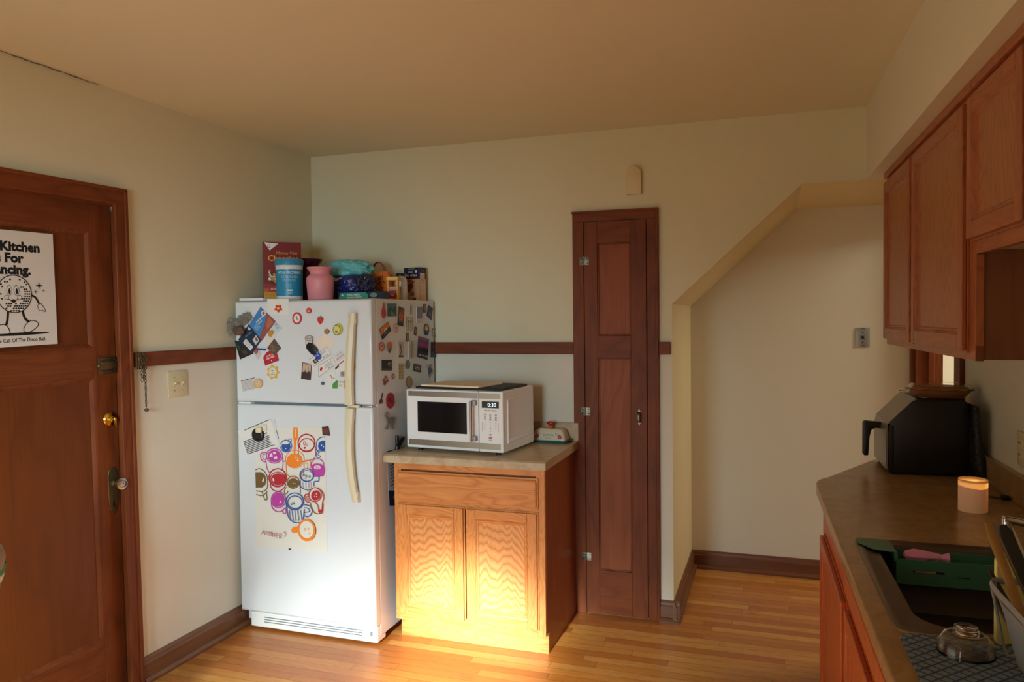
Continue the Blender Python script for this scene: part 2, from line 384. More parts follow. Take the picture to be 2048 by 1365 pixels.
# trim around the doorway in the right wall: casings, jamb and stop
t3 = RM(); zz = 2.05
t3.box(.345, .365, -.19, -.09, 0, 2.13, TZ, .003); t3.box(.345, .365, .86, .925, 0, 2.13, TZ, .003); t3.box(.345, .365, -.09, .86, 2.05, 2.13, TY, .003)
t3.box(.365, .5, .838, .86, 0, 2.05, TZ); t3.box(.365, .5, -.09, -.07, 0, 2.05, TZ)
t3.box(.425, .455, .822, .838, 0, 2.05, TZ, .002); t3.box(.425, .455, -.07, -.054, 0, 2.05, TZ, .002)
o = rframe('trim_4', t3, smooth=0); struct(o)
# chair rails
def rail(name, m): struct(m.build(name, smooth=0))
rail('trim_1', MB().box(0, .02, -1.372, 0, 1.3735, 1.437, TY, .004))
rail('trim_2', MB().box(.02, 1.594, -.02, 0, 1.3735, 1.437, TX, .004))
rail('trim_3', MB().box(2.038, 2.098, -.02, 0, 1.3735, 1.437, TX, .004))
# baseboards: moulded board with a shoe
def bbprof(): return [(0, 0), (.034, 0), (.034, .012), (.024, .024), (.018, .026), (.018, .082), (.014, .088), (.012, .1), (.006, .11), (0, .11)]
def bbs(name, segs, mat):
    m = MB(); p = bbprof(); k = len(p)
    for (x0, y0, x1, y1, nx, ny) in segs:
        vs = [(x+nx*d, y+ny*d, z) for x, y in ((x0, y0), (x1, y1)) for d, z in p]
        m.add(vs, [tuple(range(k)), tuple(range(k, 2*k))[::-1]]+[(i, (i+1) % k, k+(i+1) % k, k+i) for i in range(k)], mat)
    struct(m.build(name, smooth=0, recalc=True))
bbs('baseboard_left', [(0, -1.366, 0, -.0, 1, 0)], BBT)
bbs('baseboard_back', [(2.038, 0, 2.138, 0, 0, -1)], BBX)
bbs('baseboard_jamb', [(2.106, -.030, 2.106, .9185, 1, 0)], BBT)
bbs('baseboard_recess', [(2.106, .9185, 3.345, .9185, 0, -1)], BBX)

cr_ = [(.004+.003*random.random(), -1.93+.42*i/26, H-.003-.004*random.random()) for i in range(27)]
struct(MB().tube(cr_, [.0006+.0016*random.random() for _ in cr_], col('5a5040'), 5).build('ceiling_crack'))
# ------------------------------------------------------------------ left door (door_1)
D1 = empty_struct('door_1', (0, -1.351, 0), (th, 0, 0))
def part(p, name, mb, label=None, **k):
    o = mb.build(name, p, **k)
    if label: o['label'] = label
    return o
m = MB()
m.box(0, .02, -.080, -.022, 0, 2.118, TZ, .004); m.box(.0, .028, -.034, -.018, 0, 2.122, TZ, .004)
m.box(0, .02, -1.0, -.93, 0, 2.118, TZ, .004); m.box(-.14, 0, -.055, -.045, 0, 2.06, TZ)
m.box(-.14, 0, -.93, -.045, 2.050, 2.075, TY); part(D1, 'casing', m, smooth=0)
m = MB(); m.box(0, .0215, -1.0, -.022, 2.055, 2.12, TY, .004); m.box(0, .028, -1.0, -.018, 2.110, 2.124, TY, .004)
part(D1, 'head_casing', m, smooth=0)
LF = MB()                           # door leaf: stiles and rails 4 cm thick, bead mouldings round sunk panels
X0, X1 = -.07, -.03
LF.box(X0, X1, -.165, -.057, .008, 2.055, TZ, .002); LF.box(X0, X1, -.928, -.82, .008, 2.055, TZ, .002)
for z0, z1 in ((1.942, 2.055), (1.345, 1.465), (.008, .25)): LF.box(X0, X1, -.82, -.165, z0, z1, TY, .002)
part(D1, 'door_leaf', LF, smooth=0)
for z0, z1 in ((.25, 1.345), (1.465, 1.942)):
    pn = MB(); pn.box(-.055, -.043, -.82, -.165, z0, z1, PAN)
    bd = [(-.82, z0), (-.165, z0), (-.165, z1), (-.82, z1)]
    for i in range(4):
        a, b = bd[i], bd[(i+1) % 4]; ca = (-.4925, (z0+z1)/2)
        pro = [(0, -.030), (.006, -.032), (.012, -.037), (.018, -.042), (0, -.043)]
        vs = []
        for (y, z) in (a, b):
            sy = 1 if y < ca[0] else -1; sz = 1 if z < ca[1] else -1
            for d, x in pro: vs.append((x, y+sy*d, z+sz*d))
        pn.add(vs, [(k, k+1, 5+k+1, 5+k) for k in range(4)], TZ)
    part(D1, 'door_panel', pn, smooth=0, recalc=True)
hw = MB()
hw.prism([(-.118, .80), (-.108, .775), (-.098, .765), (-.088, .775), (-.078, .80), (-.074, .84), (-.074, .93), (-.08, .952), (-.098, .965), (-.116, .952), (-.122, .93), (-.122, .84)], 'x', -.03, -.026, OBR, bev=.0012, seg=1)
hw.box(-.0262, -.0255, -.102, -.094, .80, .818, BLK); hw.ball((-.026, -.098, .797), .0045, BLK)
part(D1, 'escutcheon', hw, 'dark old brass escutcheon with a keyhole')
kn = MB(); kn.M = Matrix.Translation((-.026, -.098, .895)) @ Matrix.Rotation(pi/2, 4, 'Y')
kn.lathe([(.012, 0), (.013, .006), (.008, .010), (.008, .026)], OBR, 20)
kn.lathe([(.010, .024), (.016, .028), (.024, .036), (.027, .046), (.024, .056), (.014, .060), (.012, .058), (.005, .057), (0, .0575)], GLASS, 12)
kn.lathe([(.0195, .036), (.0215, .044), (.012, .05), (0, .051)], pbr('silvered_core', 'c8c8c4', .25, 1), 12)
part(D1, 'door_knob', kn, 'faceted clear glass door knob', smooth=20)
db = MB(); db.M = Matrix.Translation((-.03, -.105, 1.165)) @ Matrix.Rotation(pi/2, 4, 'Y')
db.lathe([(.031, 0), (.031, .006), (.027, .011), (.014, .013), (.013, .018), (0, .018)], BRASS, 32)
db.M = Matrix.Translation((-.012, -.105, 1.165)); db.box(0, .008, -.014, .016, -.004, .006, BRASS, .002); db.prism([(.004, .008), (.016, .006), (.013, -.034), (.006, -.034)], 'x', .004, .012, BRASS, bev=.002)
part(D1, 'deadbolt', db, 'polished brass deadbolt with a thumb turn')
bo = MB(); bo.box(-.03, -.024, -.148, -.06, 1.355, 1.425, OBR, .002); bo.box(-.026, -.012, -.145, -.05, 1.376, 1.406, OBR, .003)
for z in (1.362, 1.418): bo.box(-.026, -.018, -.14, -.064, z-.003, z+.003, OBR, .001)
for y in (-.138, -.072):
    for z in (1.37, 1.412): bo.ball((-.0225, y, z), .003, OBR, seg=8, rings=6)
bo.tube([(-.019, -.152, 1.391), (-.019, -.05, 1.391)], .006, OBR); bo.ball((-.018, -.154, 1.391), .009, OBR, seg=12, rings=8)
part(D1, 'slide_bolt', bo, 'tarnished brass slide bolt')
# ------------------------------------------------------------------ narrow closet door (door_2)
D2 = empty_struct('door_2', (1.816, 0, 0))
m = MB(); xo = 1.816
m.box(1.594-xo, 1.654-xo, -.02, 0, .0, 2.065, TZ, .003); m.box(1.982-xo, 2.038-xo, -.02, 0, .0, 2.065, TZ, .003)
m.box(2.026-xo, 2.040-xo, -.03, 0, .0, 2.119, TZ, .003); m.box(1.594-xo, 2.038-xo, -.02, 0, 2.065, 2.115, TX, .003); m.box(1.590-xo, 2.040-xo, -.026, 0, 2.108, 2.119, TX, .003)
part(D2, 'casing', m, smooth=0)
m = MB()
m.box(1.657-xo, 1.726-xo, -.022, -.002, .008, 2.062, TZ, .002); m.box(1.899-xo, 1.979-xo, -.022, -.002, .008, 2.062, TZ, .002)
for z0, z1 in ((1.95, 2.062), (1.355, 1.47), (.008, .238)): m.box(1.726-xo, 1.899-xo, -.022, -.002, z0, z1, TX, .002)
part(D2, 'door_leaf', m, smooth=0)
for z0, z1 in ((1.47, 1.95), (.238, 1.355)):
    m = MB().box(1.726-xo, 1.899-xo, -.012, -.004, z0, z1, PAN2)
    for a, b, c_, d in ((1.726, 1.734, z0, z1), (1.891, 1.899, z0, z1), (1.734, 1.891, z0, z0+.008), (1.734, 1.891, z1-.008, z1)): m.box(a-xo, b-xo, -.017, -.012, c_, d, TZ, .002)
    part(D2, 'door_panel', m, smooth=0)
for z in (1.861, 1.074, .306):
    m = MB(); m.box(1.632-xo, 1.683-xo, -.0245, -.021, z-.021, z+.021, NICK, .001); m.tube([(1.6555-xo, -.026, z-.023), (1.6555-xo, -.026, z+.023)], .004, NICK)
    for x in (1.641, 1.675):
        for dz in (-.012, .012): m.ball((x-xo, -.0248, z+dz), .0032, BLK, sc=(1, .4, 1), seg=10, rings=6)
    for dz in (-.008, .008): m.box(1.646-xo, 1.651-xo, -.0252, -.0244, z+dz-.003, z+dz+.003, BLK)
    part(D2, 'hinge', m, 'small nickel surface hinge')
m = MB()
for z in (1.083, 1.020): m.prism([(1.932-xo, z), (1.94-xo, z+.014*(1 if z > 1.05 else -1)), (1.948-xo, z), (1.944-xo, z-.012*(1 if z > 1.05 else -1)), (1.936-xo, z-.012*(1 if z > 1.05 else -1))], 'y', -.026, -.0225, NICK, bev=.001, seg=1)
m.tube(smoothpath([(1.94-xo, -.024, 1.074), (1.94-xo, -.044, 1.068), (1.94-xo, -.048, 1.051), (1.94-xo, -.044, 1.034), (1.94-xo, -.024, 1.028)], 6), .0055, NICK, flat=(1, 1.6))
part(D2, 'pull_handle', m, 'nickel pull handle')

# ================================================================== FIXTURES ON THE WALLS
m = MB(); pr = [(-.039, 0), (.039, 0), (.039, .105)]+[(.039*cos(a), .105+.038*sin(a)) for a in [pi*i/14 for i in range(1, 14)]]+[(-.039, .105)]
m.prism(pr, 'y', -.026, 0, pbr('cream_plastic', 'd8c99f', .45), bev=.006, seg=3)
tag(m.build('door_chime', loc=(1.918, 0, 2.192)), 'cream arched door chime cover high on the wall above the narrow closet', 'door chime')
sw = thing('light_switch', 'ivory two-gang toggle switch plate on the left wall beside the door', 'light switch', (0, -1.113, 1.282))
part(sw, 'plate', MB().box(0, .006, -.06, .06, -.06, .06, IVORY, .003))
for y, up_ in ((-.023, 1), (.023, 1)):
    g = MB(); g.box(.0055, .0075, y-.006, y+.006, -.013, .013, IVORY, .0006)
    g.M = Matrix.Translation((.006, y, 0)) @ Matrix.Rotation(radians(-25), 4, 'Y'); g.box(0, .014, -.004, .004, -.004, .006, IVORY, .0015)
    part(sw, 'toggle', g)
for y in (-.023, .023):
    for z in (-.03, .03): part(sw, 'screw', MB().ball((.0063, y, z), .003, pbr('screw_metal', '9a937c', .4, .8), sc=(.4, 1, 1), seg=10, rings=6))
PL = pbr('grey_jack_plate', 'a3a8a6', .35, .5)
m = MB(); m.box(-.038, .038, -.006, 0, -.056, .056, PL, .002); m.box(-.011, .011, -.009, -.005, -.011, .011, pbr('jack_grey', '6e7068', .5), .001); m.box(-.006, .006, -.0095, -.0085, -.006, .006, BLK)
for z in (-.028, .028): m.ball((0, -.006, z), .004, pbr('screw_dark', '55503f', .4, .6), sc=(1, .5, 1), seg=10, rings=6)
for z in (-.05, .05): m.box(-.012, .012, -.0068, -.0055, z-.003, z+.003, pbr('slot_grey', '77756a', .5))
tag(m.build('phone_jack', loc=(3.081, .9185, 1.434)), 'grey metal phone jack plate on the recess wall left of the upper cabinets', 'phone jack')
ot = thing('wall_outlet', 'ivory outlet plate on the right wall above the backsplash', 'outlet', RF(.365, .93, 1.10), AR)
m = MB(); m.box(-.006, 0, -.036, .036, -.058, .058, IVORY, .002); part(ot, 'plate', m)
for z in (-.02, .02):
    m = MB(); m.box(-.0085, -.005, -.016, .016, z-.014, z+.014, pbr('outlet_face', 'd9cfae', .4), .002)
    for y in (-.006, .006): m.box(-.0095, -.0082, y-.001, y+.001, z-.004, z+.005, BLK)
    part(ot, 'socket', m)
# chain door guard on the end of the left chair rail
cg = thing('door_chain', 'blackened door chain bunched on a holder and hanging down the left wall', 'door chain', (.02, -1.352, 1.40))
m = MB(); m.box(0, .008, -.022, .024, -.035, .035, OBR, .002); m.box(.006, .016, -.016, .018, -.03, .03, OBR, .003); part(cg, 'holder', m)
def link(m, c, tilt, r=.0095, w=.0055, t=.0016):
    pts = [(0, w*cos(a)*(1), r*sin(a)*1.0) for a in [2*pi*k/12 for k in range(12)]]
    M_ = Matrix.Translation(c) @ Matrix.Rotation(tilt, 4, 'Z'); m.tube([M_ @ Vector(p) for p in pts], t, OBR, seg=6, closed=True)
m = MB()
for i in range(12): link(m, (.006, .026, -.03-.0148*i), radians(20 if i % 2 else 80))
m.lathe([(.003, 0), (.008, .003), (.009, .012), (.005, .016)], OBR, 14, c=(.008, .026, -.222))
part(cg, 'chain', m)
m = MB()
for i in range(6): link(m, (.016, .0+.006*sin(i*2.), -.035-.009*i), radians(i*60))
for i in range(14): link(m, (.018+.004*random.random(), -.018+.036*random.random(), -.035+.06*random.random()), random.random()*3)
part(cg, 'chain_bundle', m)

# ================================================================== REFRIGERATOR
FR = thing('refrigerator', 'white top-freezer refrigerator covered in magnets in the corner by the left wall', 'refrigerator', (.4, -.36, 0))
fx0, fx1, fd, fb = .022, .795, -.735, -.69
def fp(name, m, label=None, smooth=38):
    o = m.build(name, FR, world=True, smooth=smooth)
    if label: o['label'] = label
    o.location = (0, 0, 0); return o
m = MB(); m.box(fx0+.008, fx1, fb+.004, -.025, .035, 1.668, ENAM, .006, 3); m.box(fx0+.03, fx1-.03, fb-.004, fb+.01, .13, 1.66, GASK); fp('cabinet', m, smooth=0)
def fdoor(name, z0, z1):
    b = bmesh.new(); bmesh.ops.create_cube(b, size=1)
    for v in b.verts: v.co = Vector(((fx0+fx1)/2+v.co.x*(fx1-fx0), (fd+fb)/2+v.co.y*(fb-fd), (z0+z1)/2+v.co.z*(z1-z0)))
    e = [e for e in b.edges if all(abs(v.co.y-fd) < 1e-5 for v in e.verts)]
    bmesh.ops.bevel(b, geom=e, offset=.014, segments=5, profile=.5, affect='EDGES')
    m = MB(); m.bm(b, ENAM); return fp(name, m, smooth=60)
dA = fdoor('freezer_door', 1.162, 1.664); dB = fdoor('fridge_door', .095, 1.150)
for d in (dA, dB):
    w = d.modifiers.new('normals', 'WEIGHTED_NORMAL'); w.keep_sharp = True; w.weight = 100
# bowed bone-coloured handles
def handle(pts, ws, name, lab):
    m = MB(); n = len(pts); P = smoothpath([(x, y, z) for x, y, z in pts], 5); W = smoothpath([(w, 0, 0) for w in ws], 5); vs = []
    for p, w in zip(P, W):
        h = w.x/2
        vs += [(p.x-h, p.y+.012, p.z), (p.x-h*.9, p.y-.004, p.z), (p.x, p.y-.009, p.z), (p.x+h*.9, p.y-.004, p.z), (p.x+h, p.y+.012, p.z)]
    k = 5; fs = [tuple(range(k)), tuple(range(len(vs)-k, len(vs)))[::-1]]
    for i in range(len(P)-1):
        for j in range(k): fs.append((i*k+j, (i*k+(j+1) % k), (i+1)*k+(j+1) % k, (i+1)*k+j))
    m.add(vs, fs, BONE)
    for z in (pts[0][2], pts[-1][2]):
        s_ = 1 if z == min(pts[0][2], pts[-1][2]) else -1; x = pts[0][0] if z == pts[0][2] else pts[-1][0]
        m.box(x-.015, x+.015, fd-.03, fd+.003, z+s_*.004, z+s_*.05, BONE, .004)
    return fp(name, m, lab, 30)
yh = fd-.035
handle([(.712, yh+.012, 1.600), (.705, yh, 1.50), (.697, yh-.004, 1.38), (.690, yh, 1.26), (.687, yh+.006, 1.164)], [.034, .038, .040, .042, .046], 'door_handle', 'bone-coloured freezer door handle')
handle([(.689, yh+.006, 1.148), (.686, yh, 1.04), (.688, yh-.004, .92), (.698, yh, .80), (.711, yh+.012, .700)], [.046, .042, .040, .038, .036], 'door_handle', 'bone-coloured fridge door handle')
m = MB(); m.box(.675, .735, fd-.022, fd+.002, 1.150, 1.162, BONE, .003); fp('handle_bracket', m)
fp('hinge_spacer', MB().box(fx0+.005, .10, fb-.035, fb+.02, 1.150, 1.160, WPL, .002)); fp('centre_hinge', MB().box(.735, fx1-.004, fb-.04, fb+.02, 1.150, 1.160, pbr('hinge_steel', 'b9b9b4', .3, .8), .002))
m = MB(); m.box(fx0+.005, .17, fd+.03, fb+.08, 1.668, 1.683, WPL, .004); fp('hinge_cover', m)
m = MB(); m.box(fx0+.045, fx1-.002, fd+.02, fb+.06, .012, .088, ENAMP, .006)
for z in (.042, .054, .066): m.box(.15, .71, fd+.0185, fd+.024, z-.002, z+.002, GASK)
m.box(.755, .767, fd+.017, fd+.024, .046, .066, GASK)
fp('base_grille', m, smooth=0)
for x in (.09, .73):
    for y in (-.62, -.08): fp('foot', MB().lathe([(.018, 0), (.018, .012), (.01, .014), (.01, .04)], BLK, 16, c=(x, y, 0)))

# ================================================================== BASE CABINET BY THE FRIDGE, ITS WORKTOP
BC = thing('base_cabinet', 'honey oak base cabinet with one drawer and two doors beside the refrigerator', 'base cabinet', (1.22, -.3, 0))
def bp(par, name, m, label=None, smooth=0):
    o = m.build(name, par, world=True, smooth=smooth)
    if label: o['label'] = label
    return o
m = MB(); m.box(.842, 1.598, -.585, -.004, .10, .874, OAKS); m.box(.845, 1.598, -.533, -.004, 0, .10, OAKS); bp(BC, 'carcass', m, 'oak side panel coloured dark for shade')
m = MB(); m.box(.840, 1.600, -.555, -.533, 0, .10, OAKX, .001); bp(BC, 'toe_kick', m)
m = MB(); m.box(.838, .875, -.605, -.585, .10, .874, OAKZ, .001); m.box(1.562, 1.602, -.605, -.585, .10, .874, OAKZ, .001)
m.box(.875, 1.562, -.605, -.585, .84, .874, OAKX); m.box(.875, 1.562, -.605, -.585, .665, .705, OAKX); m.box(.875, 1.562, -.605, -.585, .10, .14, OAKX); bp(BC, 'face_frame', m)
def slab(m, x0, x1, z0, z1, y1, y0, mat, lip=.008):      # drawer front with an ogee lip
    m.box(x0, x1, y1-.008, y1, z0, z1, mat, .001); m.box(x0+lip, x1-lip, y0, y1-.008, z0+lip, z1-lip, mat, .005)
m = MB(); slab(m, .857, 1.573, .690, .832, -.605, -.624, OAKX); bp(BC, 'drawer', m)
def pdoor(par, x0, x1, z0, z1, y1, y0, mz, mx, mp, w=.052, mapf=None, side=None):
    """framed door: stiles, rails, lipped edge, moulded sunk panel.  y1 back face, y0 front face (y0 < y1)"""
    m = MB()
    m.box(x0, x1, y1-.006, y1, z0, z1, mz, .001)
    m.box(x0+.006, x0+w, y0, y1-.006, z0+.006, z1-.006, mz, .003); m.box(x1-w, x1-.006, y0, y1-.006, z0+.006, z1-.006, mz, .003)
    m.box(x0+w, x1-w, y0, y1-.006, z0+.006, z0+w, mx, .003); m.box(x0+w, x1-w, y0, y1-.006, z1-w, z1-.006, mx, .003)
    a, b, c, d = x0+w, x1-w, z0+w, z1-w; pro = [(0, y0+.001), (.004, y0+.003), (.006, y0+.007), (.012, y0+.008), (.016, y0+.012)]
    bd = [(a, c), (b, c), (b, d), (a, d)]; ce = ((a+b)/2, (c+d)/2); k = len(pro)
    for i in range(4):
        vs = []
        for (x, z) in (bd[i], bd[(i+1) % 4]):
            sx = 1 if x < ce[0] else -1; sz = 1 if z < ce[1] else -1
            for dd, y in pro: vs.append((x+sx*dd, y, z+sz*dd))
        m.add(vs, [(j, j+1, k+j+1, k+j) for j in range(k-1)], mz if i % 2 else mx)
    if mapf: m.v = [Vector(mapf(*p)) for p in m.v]
    o = m.build('door', par, world=mapf is None, smooth=0, recalc=True)
    p2 = MB(); p2.box(a+.004, b-.004, y0+.0115, y0+.014, c+.004, d-.004, mp)
    if mapf: p2.v = [Vector(mapf(*p)) for p in p2.v]
    pn = p2.build('panel', o, world=False, smooth=0, recalc=True)
    if mapf is None:
        for v in pn.data.vertices: v.co = v.co - par.location
    return o
pdoor(BC, .857, 1.2095, .127, .676, -.605, -.624, OAKZ, OAKX, OAKP)
pdoor(BC, 1.2145, 1.573, .127, .676, -.605, -.624, OAKZ, OAKX, OAKP)
# worktop with rounded front edge and backsplash
WT = thing('countertop', 'tan mottled laminate worktop with backsplash on the oak cabinet beside the fridge', 'countertop', (1.22, -.3, .875))
fr = [(-.004, .8745), (-.004, .9146), (-.626, .9146), (-.634, .9125), (-.640, .907), (-.642, .899), (-.642, .8745)]
bp(WT, 'worktop', MB().prism(fr, 'x', .8, 1.618, LAM), smooth=30)
bp(WT, 'backsplash', MB().box(.8, 1.618, -.022, -.002, .9146, 1.010, LAM, .003))
# ================================================================== MICROWAVE AND WHAT LIES ON IT
MW = thing('microwave', 'white countertop microwave with steel trim strips and black window on the tan worktop', 'microwave', (1.392, -.566, .9146), -.095)
mw, mdp = .527, .37
part(MW, 'housing', MB().box(-mw, 0, .018, mdp, .016, .308, WPL, .006, 3).box(-mw+.02, -.02, mdp, mdp+.012, .03, .28, BLK, .003), smooth=0)
m = MB(); m.box(-.0015, .003, .06, mdp-.04, .06, .075, WPL, .002); rib = smoothpath([(.0012, .05, .055), (.0012, .05, .24), (.0012, .06, .262), (.0012, .20, .266)], 6); m.tube(rib, .004, WPL, 8); part(MW, 'side_rib', m)
m = MB(); m.box(-mw, -.128, -.004, .018, .018, .306, WPL, .004); part(MW, 'door', m, smooth=0)
for z0, z1 in ((.272, .298), (.032, .060)): part(MW, 'trim_strip', MB().box(-mw+.012, -.130, -.0055, -.003, z0, z1, STEEL), 'brushed steel strip', smooth=0); part(MW, 'trim_strip', MB().box(-.124, -.012, -.0055, -.003, z0, z1, STEEL), 'brushed steel strip', smooth=0)
m = MB(); m.prism([(-.463+.008*(1-cos(a))*0, .098) for a in (0,)]+[(-.190, .098), (-.190, .248), (-.463, .248)], 'y', -.0062, -.003, BLKG, bev=.0015); part(MW, 'window', m, 'black glass window', smooth=0)
m = MB(); m.box(-.125, 0, -.004, .018, .018, .306, WPL, .004); part(MW, 'control_panel', m, smooth=0)
m = MB(); m.tube([(-.152, -.036, .070), (-.152, -.036, .262)], .0085, CHROME, 16)
for z in (.082, .252): m.box(-.160, -.132, -.030, -.003, z-.012, z+.012, pbr('grey_plastic', '9b9c9c', .4), .003)
part(MW, 'door_handle', m, 'chrome bar handle')
SCR = pbr('display_digits', 'e8f4ff', .4); b_ = SCR.node_tree.nodes['Principled BSDF']; b_.inputs['Emission Color'].default_value = lin('d8ecff'); b_.inputs['Emission Strength'].default_value = 1.1
INKG = pbr('panel_ink', '4a4d50', .5)
def mwto(a, b, n): return MW.matrix_basis @ Vector((a, -.004-n, b))
bpy.context.view_layer.update()
A = Art([(-.108, .229), (-.020, .229), (-.020, .260), (-.108, .260)], lambda a, b, n: (a, -.004-n, b), .002, BLKG)
A.text('0:30', .60, .20, .85, SCR, 2.84, .0); o = A.build('display', MW, smooth=0); o['label'] = 'lit display reading 0:30'
A = Art([(-.112, .07), (-.016, .07), (-.016, .226), (-.112, .226)], lambda a, b, n: (a, -.004-n, b), .0004, WPL)
A.text('Hamilton Beach', .5, .92, .065, INKG, .615, .02)
for r_, v in enumerate((.83, .745, .68)):
    for c_ in range(3):
        A.disc(.2+.3*c_, v, .045, INKG, .012, 10); A.rect(.13+.3*c_, v-.035, .27+.3*c_, v-.026, INKG)
for r_, v in enumerate((.56, .47, .38, .29)):
    for c_ in range(3):
        A.text(['1', '2', '3', '4', '5', '6', '7', '8', '9', '', '0', ''][r_*3+c_] or '-', .2+.3*c_, v, .055, INKG, .615, .01)
for x in (.06, .94): A.stroke([(x, .58), (x, .30)], .006, INKG, .615, smooth=0)
A.disc(.5, .205, .07, INKG, .018, 12); A.disc(.5, .115, .09, col('c9675c'), .028, 14); A.rect(.38, .075, .62, .08, INKG); A.disc(.5, .03, .09, col('7fa3b8'), .02, 14)
o = A.build('keypad', MW, smooth=0); o['label'] = 'keypad with small grey markings'
for x, y in ((-.48, .05), (-.05, .05), (-.48, .33), (-.05, .33)): part(MW, 'foot', MB().lathe([(.013, 0), (.015, .017)], BLK, 14, c=(x, y, 0)))
TOP = .9146+.308
m = MB(); m.M = Matrix.Rotation(-.02, 4, 'Z'); m.box(-.235, .235, -.155, .155, 0, .011, pbr('black_mat', '17191b', .5), .004); m.box(-.225, .225, -.145, .145, .0105, .0125, pbr('black_mat2', '202326', .6), .001)
tag(m.build('baking_tray', loc=(1.160, -.375, TOP), rotz=-.10, smooth=0), 'thin black tray lying on top of the microwave', 'tray')
m = MB(); m.box(-.165, .165, -.12, .12, 0, .010, pbr('cream_board', 'e3d3b2', .5), .004, 3)
tag(m.build('cutting_board', loc=(1.125, -.42, TOP+.0127), rotz=-.16, smooth=0), 'cream plastic cutting board lying on the black tray on the microwave', 'cutting board')
# butter dish
BD = thing('butter_dish', 'painted butter dish with floral lid and red finial beside the microwave', 'butter dish', (1.482, -.075, .9146), -.05)
TEAL = pbr('teal_glaze', '2d7272', .25); CRM = pbr('cream_glaze', 'ddcdb0', .25)
def rbox(m, hx, hy, z, mat, n=4): pass
def loft(m, secs, mat, n=48, pw=4.):          # superellipse sections (z, hx, hy)
    vs = []; fs = []
    for z, hx, hy in secs:
        for k in range(n):
            a = 2*pi*k/n; c, s_ = cos(a), sin(a)
            vs.append((hx*math.copysign(abs(c)**(2/pw), c), hy*math.copysign(abs(s_)**(2/pw), s_), z))
    for i in range(len(secs)-1):
        for k in range(n): fs.append((i*n+k, i*n+(k+1) % n, (i+1)*n+(k+1) % n, (i+1)*n+k))
    fs.append(tuple(range(n))[::-1]); fs.append(tuple((len(secs)-1)*n+k for k in range(n))); return m.add(vs, fs, mat)
part(BD, 'dish', loft(MB(), [(0, .088, .046), (.004, .094, .05), (.013, .108, .060), (.015, .108, .060), (.012, .095, .05)], TEAL, 48, 7), 'teal dish')
lidm = loft(MB(), [(.013, .092, .044), (.02, .092, .044), (.055, .080, .036), (.066, .070, .030), (.071, .060, .024)], CRM, 48, 9)
lid = part(BD, 'lid', lidm, 'cream lid lettered BUTTER with red flowers')
A = Art([(-.082, .021), (.082, .021), (.072, .054), (-.072, .054)], lambda a, b, n: (a, -(.0445-(b-.02)*.229)-n, b), .0002, CRM)
A.text('BUTTER', .5, .42, .48, col('6f7f78'), 4.4, .012); A.text('butter', .5, .08, .32, col('8a7f6a'), 4.4)
for u in (.1, .9):
    for k in range(5): A.disc(u+.045*cos(k*1.257), .38+.2*sin(k*1.257), .035, col('b8323e'), .16, 10)
    A.disc(u, .38, .018, col('e8b48a'), .08, 8); A.stroke([(u, .6), (u+(.08 if u < .5 else -.08), .9)], .05, col('4f7a5a'), 4.4); A.disc(u+(.12 if u < .5 else -.12), .82, .02, col('3f5a78'), .09, 8)
o = A.build('painted_decoration', lid, smooth=0)
fn = MB(); fn.lathe([(.011, .069), (.006, .075), (.012, .083), (.006, .088)], pbr('orange_glaze', 'd9791f', .3), 18); fn.ball((0, 0, .098), .014, pbr('red_glaze', 'b3242a', .25), sc=(1.5, 1, .8))
part(BD, 'finial', fn, 'red and orange finial')

# ================================================================== RIGHT-HAND RUN: COUNTER, BASE CABINETS, UPPER CABINETS
def rthing(name, label, cat, v, u, z, group=None, rz=0): return thing(name, label, cat, RF(v, u, z), AR+rz, group)
def RX(m, v, u, z):     # shift a mesh given in (v, -u, z) to be local to (v,u,z)
    m.v = [Vector((p[0]-v, p[1]+u, p[2]-z)) for p in m.v]; return m
SU0, SU1, SV0, SV1 = 1.552, 2.210, -.222, .235
CT = rthing('countertop', 'long shade-darkened tan laminate worktop along the right wall with a clipped far corner', 'countertop', .04, 2.6, .875)
cu = bpy.data.curves.new('top', 'CURVE'); cu.dimensions = '2D'; cu.fill_mode = 'BOTH'; cu.extrude = .0139; cu.bevel_depth = .006; cu.bevel_resolution = 3
def spl(pts):
    s_ = cu.splines.new('POLY'); s_.points.add(len(pts)-1); s_.use_cyclic_u = True
    for p, q in zip(s_.points, pts): p.co = (q[0], q[1], 0, 1)
cor = [(-.222, -.645), (-.245, -.675), (-.262, -.71), (-.270, -.75), (-.2735, -.80)]
spl([(.358, -.108), (.050, -.108)]+cor+[(-.2735, -4.2), (.358, -4.2)])
spl([(SV0, -SU0), (SV1, -SU0), (SV1, -SU1), (SV0, -SU1)])
ob = bpy.data.objects.new('top', cu); me = ob.to_mesh(); m = MB(); m.add([v.co+Vector((0, 0, .8947)) for v in me.vertices], [tuple(p.vertices) for p in me.polygons], LAM_SHADED); ob.to_mesh_clear(); bpy.data.objects.remove(ob)
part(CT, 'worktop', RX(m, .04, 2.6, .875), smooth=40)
part(CT, 'backsplash', RX(MB().box(.343, .364, -4.2, -.11, .9150, 1.012, LAM_SHADED, .003), .04, 2.6, .875), smooth=0)
def rmap(v0, u0, z0, vface):       # cabinet door drawn in x = u, y = depth, z  -> local frame of a right-hand thing
    return lambda x, y, z: (y-v0, -x+u0, z-z0)
